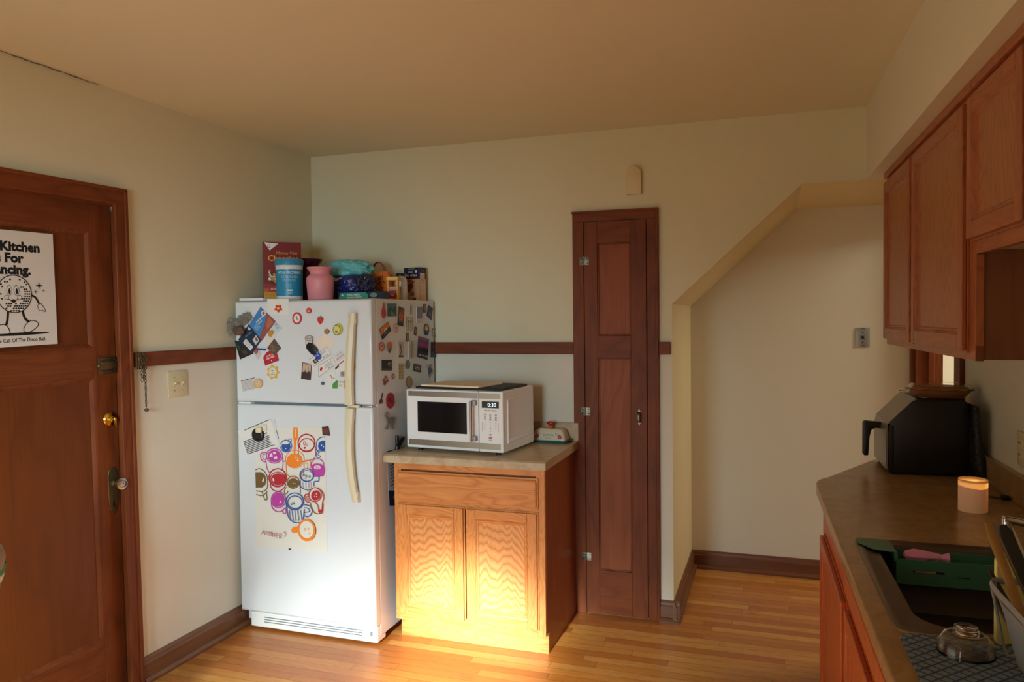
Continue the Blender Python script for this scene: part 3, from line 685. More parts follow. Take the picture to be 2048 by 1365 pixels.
# base cabinets
BCR = rthing('base_cabinet', 'reddish oak base cabinet under the clipped end of the right worktop', 'base cabinet', .04, 1.2, 0)
m = MB().prism([(.35, -.16), (.085, -.16), (-.235, -.80), (-.235, -1.535), (.35, -1.535)], 'z', .10, .874, RLZ).prism([(.34, -.2), (.1, -.22), (-.175, -.84), (-.175, -1.62), (.34, -1.62)], 'z', 0, .10, RLZ)
part(BCR, 'carcass', RX(m, .04, 1.2, 0), smooth=0)
part(BCR, 'face_frame', RX(MB().box(-.255, -.235, -1.62, -.80, .10, .874, RLZ, .001), .04, 1.2, 0), smooth=0)
pdoor(BCR, .885, 1.600, .13, .752, -.255, -.275, RLZ, RLZ, RLZ, mapf=rmap(.04, 1.2, 0, 0))
BS = rthing('sink_base_cabinet', 'reddish oak sink base cabinet with false drawer front below the sink', 'base cabinet', .04, 2.1, 0)
m = MB().box(-.235, .35, -2.60, -1.622, .10, .70, RLZ).box(-.175, .34, -2.6, -1.622, 0, .10, RLZ).box(-.235, -.226, -2.6, -1.622, .70, .874, RLZ)
part(BS, 'carcass', RX(m, .04, 2.1, 0), smooth=0)
part(BS, 'face_frame', RX(MB().box(-.255, -.236, -2.60, -1.622, .10, .874, RLZ, .001), .04, 2.1, 0), smooth=0)
m = MB(); m.box(-.262, -.255, -2.56, -1.655, .795, .868, RLZ, .001); m.box(-.275, -.262, -2.552, -1.663, .803, .860, RLZ, .004); part(BS, 'drawer_front', RX(m, .04, 2.1, 0), smooth=0)
for a, b in ((1.655, 2.10), (2.11, 2.56)): pdoor(BS, a, b, .13, .757, -.255, -.275, RLZ, RLZ, RLZ, mapf=rmap(.04, 2.1, 0, 0))
BN = rthing('base_cabinet', 'reddish oak base cabinet nearest the viewer at the end of the right worktop', 'base cabinet', .04, 3.4, 0)
part(BN, 'carcass', RX(MB().box(-.255, .35, -4.18, -2.602, .10, .874, RLZ), .04, 3.4, 0), smooth=0)
part(BN, 'toe_kick', RX(MB().box(-.175, .34, -4.18, -2.602, 0, .10, RLZ), .04, 3.4, 0), smooth=0)
for a, b in ((2.64, 3.08), (3.1, 3.54)): pdoor(BN, a, b, .13, .757, -.255, -.275, RLZ, RLZ, RLZ, mapf=rmap(.04, 3.4, 0, 0))
# upper cabinets
UA = rthing('wall_cabinet', 'tall two-door red oak wall cabinet hanging above the air fryer', 'wall cabinet', .2, .87, 1.43)
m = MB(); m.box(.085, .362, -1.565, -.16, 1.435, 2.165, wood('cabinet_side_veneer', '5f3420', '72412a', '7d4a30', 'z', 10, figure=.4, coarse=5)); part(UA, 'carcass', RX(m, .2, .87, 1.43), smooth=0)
m = MB()
for a, b in ((.155, .20), (.745, .80), (1.50, 1.570)): m.box(.065, .085, -b, -a, 1.432, 2.165, RZ, .001)
m.box(.064, .085, -1.57, -.155, 2.13, 2.165, RY, .001); m.box(.064, .085, -1.57, -.155, 1.432, 1.475, RY, .001)
m.box(.05, .085, -1.57, -.15, 2.165, 2.1935, RY, .004); part(UA, 'face_frame', RX(m, .2, .87, 1.43), smooth=0)
pdoor(UA, .170, .758, 1.452, 2.150, .065, .045, RZ, RY, RP, mapf=rmap(.2, .87, 1.43, 0))
pdoor(UA, .790, 1.508, 1.452, 2.150, .065, .045, RZ, RY, RP, mapf=rmap(.2, .87, 1.43, 0))
UB = rthing('wall_cabinet', 'short red oak wall cabinet over the sink, right of the tall one', 'wall cabinet', .2, 2.1, 1.73)
m = MB(); m.box(.085, .362, -2.62, -1.572, 1.740, 2.165, RZ); m.box(.085, .362, -2.62, -1.572, 1.732, 1.7395, pbr('pale_underside', '9a8a74', .6)); part(UB, 'carcass', RX(m, .2, 2.1, 1.73), smooth=0)
m = MB(); m.box(.064, .085, -2.62, -1.572, 2.13, 2.165, RY, .001); m.box(.064, .085, -2.62, -1.572, 1.722, 1.768, RY, .001)
for a, b in ((1.572, 1.60), (2.0, 2.05), (2.58, 2.62)): m.box(.065, .085, -b, -a, 1.722, 2.165, RZ, .001)
m.box(.05, .085, -2.62, -1.572, 2.165, 2.1935, RY, .004); part(UB, 'face_frame', RX(m, .2, 2.1, 1.73), smooth=0)
for a, b in ((1.545, 2.005), (2.03, 2.58)): pdoor(UB, a, b, 1.758, 2.150, .064, .044, RZ, RY, RP, mapf=rmap(.2, 2.1, 1.73, 0))

# ================================================================== SINK, FAUCET, CADDY, SCRUBBER
SK = rthing('sink', 'drop-in stainless sink with dark basin in the right worktop', 'sink', .0, 1.9, .9146)
m = MB(); o_ = [(-.236, -1.538), (.250, -1.538), (.250, -2.225), (-.236, -2.225)]
def rr(x0, y0, x1, y1, r, n=6):
    P = []
    for cx_, cy_, a0 in ((x1-r, y1-r, 0), (x0+r, y1-r, pi/2), (x0+r, y0+r, pi), (x1-r, y0+r, 3*pi/2)):
        for k in range(n+1): a = a0+pi/2*k/n; P.append((cx_+r*cos(a), cy_+r*sin(a)))
    return P
secs = [(rr(-.236, -2.228, .250, -1.535, .03), .9150), (rr(-.234, -2.226, .248, -1.537, .03), .9185), (rr(-.222, -2.214, .236, -1.549, .03), .9195), (rr(-.214, -2.206, .228, -1.557, .03), .9165),
        (rr(-.185, -2.185, .205, -1.568, .09), .9155), (rr(-.178, -2.178, .198, -1.575, .085), .905), (rr(-.168, -2.168, .190, -1.585, .085), .76), (rr(-.150, -2.150, .175, -1.60, .07), .738)]
n = len(secs[0][0]); vs = [(x, y, z) for s_, z in secs for x, y in s_]; fs = []
for i in range(len(secs)-1):
    for k in range(n): fs.append((i*n+k, i*n+(k+1) % n, (i+1)*n+(k+1) % n, (i+1)*n+k))
rim = [f for f in fs if min(f) < 4*n]; bas = [f for f in fs if min(f) >= 4*n]+[tuple((len(secs)-1)*n+k for k in range(n))]
m = MB(); m.add(vs, rim, SINKM); part(SK, 'rim', RX(m, 0, 1.9, .9146), smooth=40)
m = MB(); m.add(vs, bas, pbr('dark_basin', '55504b', .5, .4)); m.lathe([(.045, .739), (.043, .7405), (.03, .738)], SINKM, 24, c=(.01, -1.9, 0)); part(SK, 'basin', RX(m, 0, 1.9, .9146), 'dark basin', smooth=40)
FC = rthing('faucet', 'chrome sink faucet with angled spout tip', 'faucet', .28, 1.82, .9146)
m = MB(); m.lathe([(.03, 0), (.03, .008), (.024, .02), (.02, .05), (.02, .10), (.016, .115), (0, .118)], CHROME, 24); part(FC, 'body', m)
m = MB(); sp_ = smoothpath([(-.0, 0, .075), (-.06, 0, .105), (-.12, .0, .128), (-.17, 0, .142), (-.215, 0, .150)], 6)
m.tube(sp_, [.0155-.005*i/(len(sp_)-1) for i in range(len(sp_))], CHROME, 14, flat=(.75, 1.25)); m.tube([(-.207, 0, .150), (-.209, 0, .118)], .013, CHROME, 16); m.tube([(-.209, 0, .121), (-.2095, 0, .111)], .0105, STEEL, 16); part(FC, 'spout', m)
m = MB(); m.tube([(0, 0, .112), (.01, 0, .135), (.03, 0, .15)], [.012, .01, .007], CHROME, 12); part(FC, 'lever', m)
GRN = pbr('green_plastic', '44796a', .4); CD = rthing('sink_caddy', 'green plastic sink caddy hooked across the far end of the sink', 'sink caddy', 0, 1.6, .92)
m = MB(); t_ = .0035
def wallbox(m, x0, x1, y0, y1, z0, z1, mat, t):
    m.box(x0, x1, y0, y0+t, z0, z1, mat); m.box(x0, x1, y1-t, y1, z0, z1, mat); m.box(x0, x0+t, y0+t, y1-t, z0, z1, mat); m.box(x1-t, x1, y0+t, y1-t, z0, z1, mat); m.box(x0+t, x1-t, y0+t, y1-t, z0, z0+t, mat)
wallbox(m, -.145, .13, -1.672, -1.582, .838, .905, GRN, .004); part(CD, 'tray', RX(m, 0, 1.6, .92), smooth=0)
for pts, bx_ in (([(-.230, -1.56), (-.15, -1.56), (-.145, -1.582), (-.145, -1.672), (-.20, -1.655), (-.232, -1.60)], (-.150, -.1425)), ([(.24, -1.56), (.135, -1.56), (.13, -1.582), (.13, -1.672), (.19, -1.655), (.238, -1.60)], (.1265, .134))):
    m = MB(); m.prism(pts, 'z', .9205, .925, GRN, bev=.001, seg=1); m.box(bx_[0], bx_[1], -1.676, -1.578, .900, .922, GRN); part(CD, 'hanging_arm', RX(m, 0, 1.6, .92), smooth=0)
m = MB(); m.box(-.105, -.03, -1.6735, -1.671, .872, .877, BLK); m.box(-.10, -.05, -1.6742, -1.6733, .873, .8765, col('b98a7a')); m.box(.0, .03, -1.6735, -1.671, .866, .868, BLK); part(CD, 'slot', RX(m, 0, 1.6, .92), smooth=0)
PNK = pbr('pink_bristle', 'e79ad0', .8); m = MB()
sec = [(-.060, .004, .004), (-.055, .012, .010), (-.035, .017, .016), (-.01, .015, .014), (.015, .010, .010), (.033, .006, .007), (.042, .012, .010), (.05, .015, .013), (.052, .004, .004)]
vs = []; fs = []; k_ = 14
for x, a, b in sec:
    for k in range(k_): vs.append((x, a*cos(2*pi*k/k_)*(1+.08*(k % 2)), b*sin(2*pi*k/k_)*(1+.08*(k % 2))))
for i in range(len(sec)-1):
    for k in range(k_): fs.append((i*k_+k, i*k_+(k+1) % k_, (i+1)*k_+(k+1) % k_, (i+1)*k_+k))
fs += [tuple(range(k_))[::-1], tuple((len(sec)-1)*k_+k for k in range(k_))]; m.add(vs, fs, PNK); m.box(-.02, .012, -.012, -.004, -.016, -.004, GRN, .002)
tag(m.build('scrub_brush', loc=RF(-.060, 1.628, .905), rotz=AR-.05), 'pink fish-shaped scrubber lying in the green sink caddy', 'scrubber')

# ================================================================== ON THE RIGHT COUNTER
ZC = .9150
AF = rthing('air_fryer', 'black air fryer with grey sloping front and pull handle under the tall wall cabinet', 'air fryer', .15, .37, ZC)
pr = [(.013, .0), (.012, .16), (.020, .205), (.098, .288), (.112, .297), (.285, .298), (.300, .285), (.306, .0)]
m = MB(); m.prism([(a-.15, b+.008) for a, b in pr], 'y', -.16, .16, BLK, bev=.006, seg=2); part(AF, 'body', m, smooth=30)
AFG = pbr('grey_fryer_front', '8d8a84', .35, .6)
m = MB(); m.prism([(-.139, .208), (-.133, .214), (-.050, .302), (-.036, .309), (-.032, .306), (-.045, .300), (-.128, .208), (-.135, .205)], 'y', -.155, .155, AFG); m.prism([(-.139, .208), (-.146, .17), (-.1455, .02), (-.139, .02), (-.139, .17)], 'y', -.155, .155, AFG); part(AF, 'front_panel', m, 'grey sloping front panel')
m = MB(); m.prism([(-.140, .192), (-.205, .198), (-.212, .190), (-.213, .055), (-.208, .050), (-.192, .050), (-.187, .13), (-.180, .160), (-.165, .168), (-.140, .166)], 'y', -.018, .018, BLK, bev=.004); part(AF, 'basket_handle', m)
m = MB(); m.box(-.136, -.118, -.163, -.1595, .012, .20, BLK, .001); part(AF, 'basket_seam', m)
for x in (-.12, .13):
    for y in (-.13, .13): part(AF, 'foot', MB().lathe([(.012, 0), (.012, .009)], BLK, 12, c=(x, y, 0)))
CL = rthing('takeaway_container', 'clear plastic clamshell of brown food on top of the air fryer', 'food container', .225, .40, ZC+.307)
loftS = lambda m, secs, mat: loft(m, secs, mat, 36, 2.8)
FOOD = pbr('brown_food', 'b5713f', .6); bump(FOOD, noise(FOOD, coords(FOOD, (1, 1, 1)), 60, 4), .6, .004)
part(CL, 'food', loftS(MB(), [(.002, .086, .068), (.010, .092, .075), (.028, .110, .088), (.040, .100, .08), (.046, .07, .05)], FOOD), 'brown food filling')
m = MB(); loftS(m, [(.0005, .088, .070), (.012, .096, .078), (.030, .115, .093), (.033, .130, .105), (.034, .130, .105), (.031, .115, .093), (.0125, .0965, .0785), (.0012, .0875, .0695)], CLEARP); part(CL, 'base', m)
m = MB(); loftS(m, [(.0345, .130, .105), (.0355, .130, .105), (.038, .116, .094), (.052, .108, .086), (.055, .098, .078), (.054, .097, .077), (.051, .107, .085), (.037, .115, .093)], CLEARP); part(CL, 'lid', m, 'clear plastic lid')
m = MB(); m.box(-.160, -.125, -.03, .0, .024, .028, CLEARP, .001); part(CL, 'tab', m)
TR = thing('rack_tray', 'black speckled oven tray leaning on the wall behind the air fryer', 'tray', RF(.358, .475, ZC), AR)
SP = pbr('black_speckled_enamel', '111214', .4)
def _sp():
    m = SP; v = coords(m, (1, 1, 1)); setcol(m, ramp(m, noise(m, v, 70, 4, .8), [(.50, '0e0f11'), (.6, '8a8f92')]))
_sp()
m = MB(); m.M = Matrix.Translation((-.022, 0, .006)) @ Matrix.Rotation(radians(-5), 4, 'Y')
m.box(0, .004, -.13, .12, .0, .285, SP, .001)
part(TR, 'plate', m, smooth=0)
m = MB(); m.M = Matrix.Translation((-.022, 0, .006)) @ Matrix.Rotation(radians(-5), 4, 'Y')
m.tube([(0, -.13, .0), (0, -.13, .285), (0, .12, .285), (0, .12, .0)], .005, BLK, 8, closed=True); part(TR, 'rim', m)
# LED candle
CN = rthing('led_candle', 'glowing white flameless pillar candle on the right worktop', 'candle', .178, 1.09, ZC)
WX = pbr('candle_wax', 'efe0cc', .5); b_ = WX.node_tree.nodes['Principled BSDF']; b_.inputs['Subsurface Weight'].default_value = .6; b_.inputs['Subsurface Radius'].default_value = (.03, .014, .007); b_.inputs['Subsurface Scale'].default_value = 1
WXT = bpy.data.materials.new('thin_wax'); WXT.use_nodes = True; nt = WXT.node_tree; nt.nodes.clear()
ou = nt.nodes.new('ShaderNodeOutputMaterial'); tr_ = nt.nodes.new('ShaderNodeBsdfTranslucent'); df = nt.nodes.new('ShaderNodeBsdfDiffuse'); mx = nt.nodes.new('ShaderNodeMixShader')
tr_.inputs[0].default_value = lin('ffc27a'); df.inputs[0].default_value = lin('f0d9bd'); mx.inputs[0].default_value = .5
nt.links.new(df.outputs[0], mx.inputs[1]); nt.links.new(tr_.outputs[0], mx.inputs[2]); nt.links.new(mx.outputs[0], ou.inputs[0])
def waxmat(name, hd, ht, f):
    M_ = bpy.data.materials.new(name); M_.use_nodes = True; nt = M_.node_tree; nt.nodes.clear()
    ou = nt.nodes.new('ShaderNodeOutputMaterial'); tr_ = nt.nodes.new('ShaderNodeBsdfTranslucent'); df = nt.nodes.new('ShaderNodeBsdfDiffuse'); mx = nt.nodes.new('ShaderNodeMixShader')
    tr_.inputs[0].default_value = lin(ht); df.inputs[0].default_value = lin(hd); mx.inputs[0].default_value = f
    nt.links.new(df.outputs[0], mx.inputs[1]); nt.links.new(tr_.outputs[0], mx.inputs[2]); nt.links.new(mx.outputs[0], ou.inputs[0]); return M_
WXA = waxmat('thin_wax', 'f6e8d0', 'fff0d0', .55); WXB = waxmat('thick_wax', 'efe6da', 'ffdcc0', .16)
def ring(m, r1, r2, z0, z1f, mat, n=40):
    vs = []; fs = []
    for r_, top in ((r1, 0), (r1, 1), (r2, 1), (r2, 0)):
        for k in range(n):
            a = 2*pi*k/n; vs.append((r_*cos(a), r_*sin(a), z1f(a) if top else (z0(a) if callable(z0) else z0)))
    for i in range(4):
        for k in range(n): fs.append((i*n+k, i*n+(k+1) % n, ((i+1) % 4)*n+(k+1) % n, ((i+1) % 4)*n+k))
    return m.add(vs, fs, mat)
wav = lambda a: .080+.0035*sin(2*a+1.)
m = MB(); ring(m, .043, .0405, .0, wav, WXB); part(CN, 'wax_body', m, smooth=50)
m = MB(); ring(m, .043, .0415, lambda a: wav(a)+.0001, lambda a: .104, WXA); m.lathe([(.0412, .096), (.0412, .098), (0, .097)], WXA, 40); part(CN, 'wax_rim', m, 'glowing amber upper rim', smooth=50)
FLM = pbr('flame_bulb', 'ffb45a', .4); b_ = FLM.node_tree.nodes['Principled BSDF']; b_.inputs['Emission Color'].default_value = lin('ffa040'); b_.inputs['Emission Strength'].default_value = 3.
m = MB(); m.lathe([(.002, .040), (.005, .044), (.006, .050), (.004, .058), (0, .062)], FLM, 14); part(CN, 'flame_bulb', m, smooth=60)
cl = bpy.data.lights.new('candle_glow', 'POINT'); cl.energy = .55; cl.color = (1, .66, .30); cl.shadow_soft_size = .012
co = bpy.data.objects.new('candle_glow', cl); C.objects.link(co); co.parent = CN; co.location = (0, 0, .082)
# power cord with plug
PC = rthing('power_cord', 'black power cord with plug lying behind the candle', 'power cord', .30, .9, ZC)
m = MB(); m.tube(smoothpath([(-.085, .10, .004), (-.055, .06, .004), (-.015, .02, .004), (.012, .0, .005)], 6), .0035, BLK, 8); part(PC, 'cord', m)
m = MB(); m.box(.008, .036, -.012, .010, .001, .016, BLK, .004); m.tube([(.036, -.006, .008), (.044, -.007, .008)], .002, NICK, 6); m.tube([(.036, .004, .008), (.044, .004, .008)], .002, NICK, 6); part(PC, 'plug', m)
# drying mat
MATM = pbr('blue_grey_mat', '5b6b7c', .85)
def _mt():
    m = MATM; tc = N(m, 'ShaderNodeTexCoord'); mp = N(m, 'ShaderNodeMapping'); mp.inputs['Rotation'].default_value = (0, 0, radians(45)); mp.inputs['Scale'].default_value = (52, 52, 1); L(m, tc.outputs['Object'], mp.inputs[0])
    sp = N(m, 'ShaderNodeSeparateXYZ'); L(m, mp.outputs[0], sp.inputs[0])
    a = math_(m, 'FRACT', sp.outputs[0]); b = math_(m, 'FRACT', sp.outputs[1])
    e = math_(m, 'MINIMUM', math_(m, 'MINIMUM', a, math_(m, 'SUBTRACT', 1, a)), math_(m, 'MINIMUM', b, math_(m, 'SUBTRACT', 1, b)))
    g = ramp(m, e, [(.05, '000000'), (.14, 'ffffff')]); setcol(m, mixc(m, g, '33445c', '7187a3')); bump(m, g, .6, .004)
_mt()
m = MB(); m.prism(rr(-.235, -3.0, .15, -2.232, .03), 'z', 0, .0045, MATM, bev=.0015, seg=1); m.v = [p-Vector((-.04, -2.6, 0)) for p in m.v]
tag(m.build('drying_mat', loc=RF(-.04, 2.6, ZC), rotz=AR, smooth=0), 'blue-grey quilted drying mat on the worktop in front of the sink', 'drying mat')
m = MB(); m.lathe([(.050, 0), (.049, .004), (.047, .02), (.036, .036), (.022, .043), (.020, .046), (.020, .050), (.0165, .050), (.0165, .0465), (0, .0405), (.0, .0385), (.020, .0395), (.034, .0335), (.0445, .019), (.0465, .003)], GLASS, 40)
tag(m.build('glass_bowl', loc=RF(-.130, 2.305, ZC+.0048), smooth=50), 'small clear glass bowl upside down on the drying mat', 'bowl')
# utensil holder on the mat, wire front
GRY = pbr('grey_rack_plastic', '8f9299', .55); UH = rthing('utensil_rack', 'grey wire and plastic utensil holder at the right edge, full of kitchen tools', 'dish rack', .02, 2.46, ZC+.0047)
m = MB(); m.prism([(-.100, .014), (-.098, .012), (.16, .012), (.16, .10), (-.118, .10)], 'y', -.36, -.0, GRY, bev=.004)
vs = []
m = MB()
def rackP(s, t): # s along u (0 far .. 1 near), t height 0..1 : left face
    return (-.078-.030*t, .165-.40*s, .004+.128*t)
for t0, t1, x0 in ((0, 1, 0),):
    a = [rackP(.13, .0), rackP(1, .0), rackP(1, 1), rackP(.30, .88), rackP(.13, .86)]
    b = [(x+.005, y, z) for x, y, z in a]; n = 5
    m.add(a+b, [tuple(range(n)), tuple(range(n, 2*n))[::-1]]+[(i, n+i, n+(i+1) % n, (i+1) % n) for i in range(n)], GRY)
m.box(-.07, .15, -.235, .06, .004, .010, GRY); part(UH, 'side_panel', m, smooth=0, recalc=True)
m = MB(); 
m.tube(smoothpath([(-.109, -.24, .134), (-.110, .0, .134), (-.110, .13, .134), (-.104, .165, .135), (-.08, .176, .136), (.05, .178, .136), (.15, .178, .136)], 5), .0042, GRY, 8, flat=(1.6, .7)); part(UH, 'top_rail', m)
for pts in ([(-.107, .160, .133), (-.094, .160, .06), (-.082, .158, .006), (-.06, .156, .003), (.1, .156, .003)], [(-.098, .172, .134), (-.085, .135, .07), (-.080, .1, .055), (-.082, -.2, .05)], [(0, .178, .136), (0, .165, .02), (0, .15, .004)], [(.08, .178, .136), (.08, .165, .02), (.08, .15, .004)]):
    part(UH, 'wire', MB().tube(smoothpath(pts, 5), .0028, GRY, 8))
# yellow board standing in the rack
m = MB(); m.prism(rr(-.055, 0, .055, .178, .014), 'x', -.004, .004, pbr('pale_yellow_plastic', 'e6dc8c', .5), bev=.0015, seg=1)
tag(m.build('cutting_board', loc=RF(-.020, 2.228, ZC+.0047), rotz=AR+radians(-62), smooth=0), 'pale yellow cutting board standing upright by the sink', 'cutting board')
def stick(name, p0, p1, r, mat, label, cat, flat=None, extra=None):
    a = RF(*p0); b = RF(*p1); mb = MB(); n = 10
    P_ = [a.lerp(b, i/n) for i in range(n+1)]; P_ = [p-a for p in P_]
    mb.tube(P_, r if not isinstance(r, list) else r, mat, 12, flat=flat); o = mb.build(name, loc=a); return tag(o, label, cat)
WS = pbr('pale_spoon_wood', '9c7440', .55)
stick('wooden_spoon', (-.046, 2.47, ZC+.02), (-.078, 2.24, 1.153), [.0075, .0075, .0078, .008, .0082, .0085, .0088, .009, .0095, .0095, .007], WS, 'flat wooden spoon handle leaning out of the grey utensil holder', 'wooden spoon', flat=(.5, 1))
KN = thing('chef_knife', 'black-handled kitchen knife with steel spine standing in the grey holder', 'knife', RF(-.085, 2.46, 1.15), AR)
def ksec(P0, P1, w, t, mat, name, bev=.004):
    a, b = Vector(P0), Vector(P1); z = (b-a).normalized(); x = Vector((1, 0, 0)); x = (x-z*x.dot(z)).normalized(); y = z.cross(x); mb = MB()
    mb.M = Matrix(((x.x, y.x, z.x, a.x), (x.y, y.y, z.y, a.y), (x.z, y.z, z.z, a.z), (0, 0, 0, 1))); Ln = (b-a).length
    mb.prism([(-w/2, 0), (w/2, 0), (w/2, Ln*.8), (w*.15, Ln), (-w*.35, Ln), (-w*.65, Ln*.82)], 'y', -t/2, t/2, mat, bev=bev); return mb
part(KN, 'handle', ksec((.010, -.02, -.055), (-.024, .015, .052), .022, .016, BLK, 'h'))
part(KN, 'blade', ksec((.035, -.045, -.155), (.011, -.021, -.056), .026, .003, STEEL, 'b', .001), 'steel blade')
m = ksec((.020, -.021, -.055), (-.013, .014, .050), .004, .0165, STEEL, 's', .001); part(KN, 'tang', m, 'steel tang')
KN2 = thing('kitchen_shears', 'thick grey-black tool handle behind the knife in the grey holder', 'kitchen tool', RF(-.04, 2.48, 1.10), AR)
part(KN2, 'handle', ksec((.03, -.03, -.06), (-.03, .03, .085), .032, .02, pbr('charcoal_plastic', '34363a', .5), 'h', .006))
part(KN2, 'blade', ksec((.06, -.055, -.155), (.031, -.031, -.061), .02, .003, STEEL, 'b', .001))
stick('table_knife', (-.03, 2.38, ZC+.02), (-.083, 2.27, 1.072), [.005, .006, .007, .0075, .0075, .0075, .007, .007, .006, .005, .003], pbr('dark_brown_handle', '2a1a16', .4), 'dark brown slim knife handle at the front of the grey holder', 'knife', flat=(.6, 1))
stick('table_fork', (-.045, 2.36, ZC+.02), (-.085, 2.285, 1.040), [.004, .005, .005, .005, .005, .005, .005, .005, .004, .004, .002], pbr('olive_brown_handle', '4a3a20', .4), 'short olive-brown utensil handle below the dark brown one', 'utensil', flat=(.6, 1))

# ================================================================== BAG AT THE LEFT EDGE, POSTER ON THE DOOR
BG = thing('shopping_bag', 'white and green bag of paper cut off by the left edge, before the door', 'bag', (.514, -2.543, -.0))
BW = pbr('bag_white', 'dfe6e4', .6); BGn = pbr('bag_green', '1f8a5c', .55)
def bagc():
    m = BW; v = coords(m, (1, 1, 1)); sp = N(m, 'ShaderNodeSeparateXYZ'); L(m, v, sp.inputs[0])
    g = ramp(m, noise(m, v, 9, 1), [(.53, '000000'), (.55, 'ffffff')]); c = mixc(m, g, 'dfe6e4', '2a8f62')
    b = ramp(m, sp.outputs[2], [(.882, '000000'), (.886, 'ffffff')]); c = mixc(m, b, c, '1f8a5c'); setcol(m, c)
bagc()
m = MB(); n = 48; prof = [(.09, 0), (.10, .02), (.105, .4), (.11, .68), (.128, .82), (.145, .88), (.150, .91)]
m.lathe(prof, BW, n); m.v = [Vector((p.x*(1+.02*sin(9*math.atan2(p.y, p.x)+p.z*6)), p.y*(1+.02*sin(9*math.atan2(p.y, p.x)+p.z*6)), p.z)) for p in m.v]; part(BG, 'sack', m, 'white sack with green print', smooth=60)
m = MB(); m.lathe([(.148, .905), (.152, .93), (.146, .955), (.12, .975), (.115, .97), (.140, .945), (.144, .92)], pbr('bag_lining', 'a59c92', .7), n); part(BG, 'folded_rim', m, smooth=60)
m = MB(); m.lathe([(.13, .90), (.12, .925), (.05, .94), (0, .942)], pbr('kraft_paper', 'b59a74', .8), 12); part(BG, 'paper_filling', m, smooth=0)
m = MB(); ps = .004
PW = pbr('poster_paper', 'd9d4cb', .6); K = col('15130f', 60)
def pto(a, b, n): return (-.030+n, a, b)
A = Art([(-.700, 1.485), (-.331, 1.490), (-.334, 1.912), (-.700, 1.910)], pto, .0006, PW); asp = .367/.422
hx = lambda y: (y+.640)/.309
hz = lambda z: (z-1.489)/.422
def thick(A, body, u, v, s): A.text(body, u, v, s, K, asp, .05, xs=1.08)
thick(A, 'This Kitchen', .487, hz(1.838), .112); thick(A, 'Is For', .487, hz(1.796), .112); thick(A, 'Dancing.', .487, hz(1.754), .112)
A.text('Answer The Call Of The Disco Ball.', .50, .040, .046, K, asp, .012, xs=.95)
bx, bz, br = .535, .455, .165         # ball centre / radius in unit v
W_ = PW
A.disc(bx+.03, .108, .34, K, .013, 24)
def dv(x, y): return (bx+x/asp, bz+y)
A.stroke([dv(-.06, -.14), dv(-.075, -.24), dv(-.10, -.285)], .022, K, asp); A.stroke([dv(.07, -.14), dv(.09, -.21), dv(.13, -.245)], .022, K, asp)
A.stroke([dv(.15, -.01), dv(.20, -.03), dv(.235, -.09)], .018, K, asp); A.stroke([dv(-.15, -.01), dv(-.2, .03), dv(-.22, .1)], .018, K, asp)
def outl(pts, w=.007): 
    P_ = [dv(*p) for p in pts]; sp2 = [(q.x/asp, q.y) for q in smoothpath([(p[0]*asp, p[1]) for p in P_], 4, True)]
    A.poly(sp2, W_); A.stroke(sp2, w, K, asp, True, 0)
outl([(-.155, -.335), (-.15, -.27), (-.10, -.262), (-.07, -.285), (-.055, -.335), (-.10, -.342)])       # left shoe
outl([(.075, -.325), (.09, -.275), (.145, -.235), (.20, -.245), (.215, -.275), (.17, -.315), (.12, -.335)])   # right shoe
outl([(.22, -.10), (.245, -.085), (.265, -.105), (.29, -.145), (.285, -.16), (.265, -.145), (.24, -.15), (.222, -.13)], .005)
outl([(-.24, .10), (-.235, .15), (-.205, .15), (-.195, .10), (-.215, .085)], .005)
A.disc(*dv(0, 0), br/asp, K, br, 40); A.disc(*dv(0, 0), (br-.008)/asp, W_, br-.008, 40)
A.lay += 1; hh_ = A.t+.00012*A.lay
for r_ in range(15):                      # mirror tiles
    y = -br+.02+(2*br-.04)*r_/14; half = math.sqrt(max(0, (br-.012)**2-y*y)); nx = max(3, int(half/.010))
    for c_ in range(nx):
        x = -half+2*half*(c_+.5)/nx
        dens = .25+.75*max(0, (x*.8-y*.4)/br+.25)
        if (abs(x+.02) < .075 and -.075 < y < .085): continue
        if random.random() < dens:
            w = .8*half/nx; A.add([A.P(*dv(x-w, y-.007), hh_), A.P(*dv(x+w, y-.007), hh_), A.P(*dv(x+w, y+.006), hh_), A.P(*dv(x-w, y+.006), hh_)], [(0, 1, 2, 3)], K)
for sx in (-.045, .02):
    A.disc(*dv(sx, .03), .026/asp, K, .045, 18); A.disc(*dv(sx, .03), .022/asp, W_, .041, 18); A.disc(*dv(sx+.002, .022), .011/asp, K, .026, 14)
A.stroke([dv(-.075, -.025), dv(-.04, -.055), dv(.0, -.06), dv(.045, -.03)], .006, K, asp); A.disc(*dv(-.012, -.062), .02/asp, K, .016, 14)
for x in (-.075, .045): A.disc(*dv(x, -.03), .02/asp, K, .02, 16); A.disc(*dv(x, -.03), .016/asp, W_, .016, 16)
def spark(x, y, r): A.poly([dv(x+(r if k % 2 == 0 else r*.25)*cos(k*pi/4), y+(r if k % 2 == 0 else r*.25)*sin(k*pi/4)) for k in range(8)], K)
spark(.235, .075, .035); spark(.20, .02, .02); spark(.275, .03, .014)
o = A.build('poster', None, loc=(-.03, -.49, 1.70), world=True, smooth=0)
o.parent = None; o.location = Vector(D1.location)+Vector((-.03, -.49, 1.70)); 
bpy.context.view_layer.update()
o.matrix_world = Matrix.Translation(D1.location) @ Matrix.Rotation(th, 4, 'X') @ Matrix.Translation((-.03, -.49, 1.70))
tag(o, 'off-white poster of a dancing disco ball on the upper panel of the wooden door', 'poster')
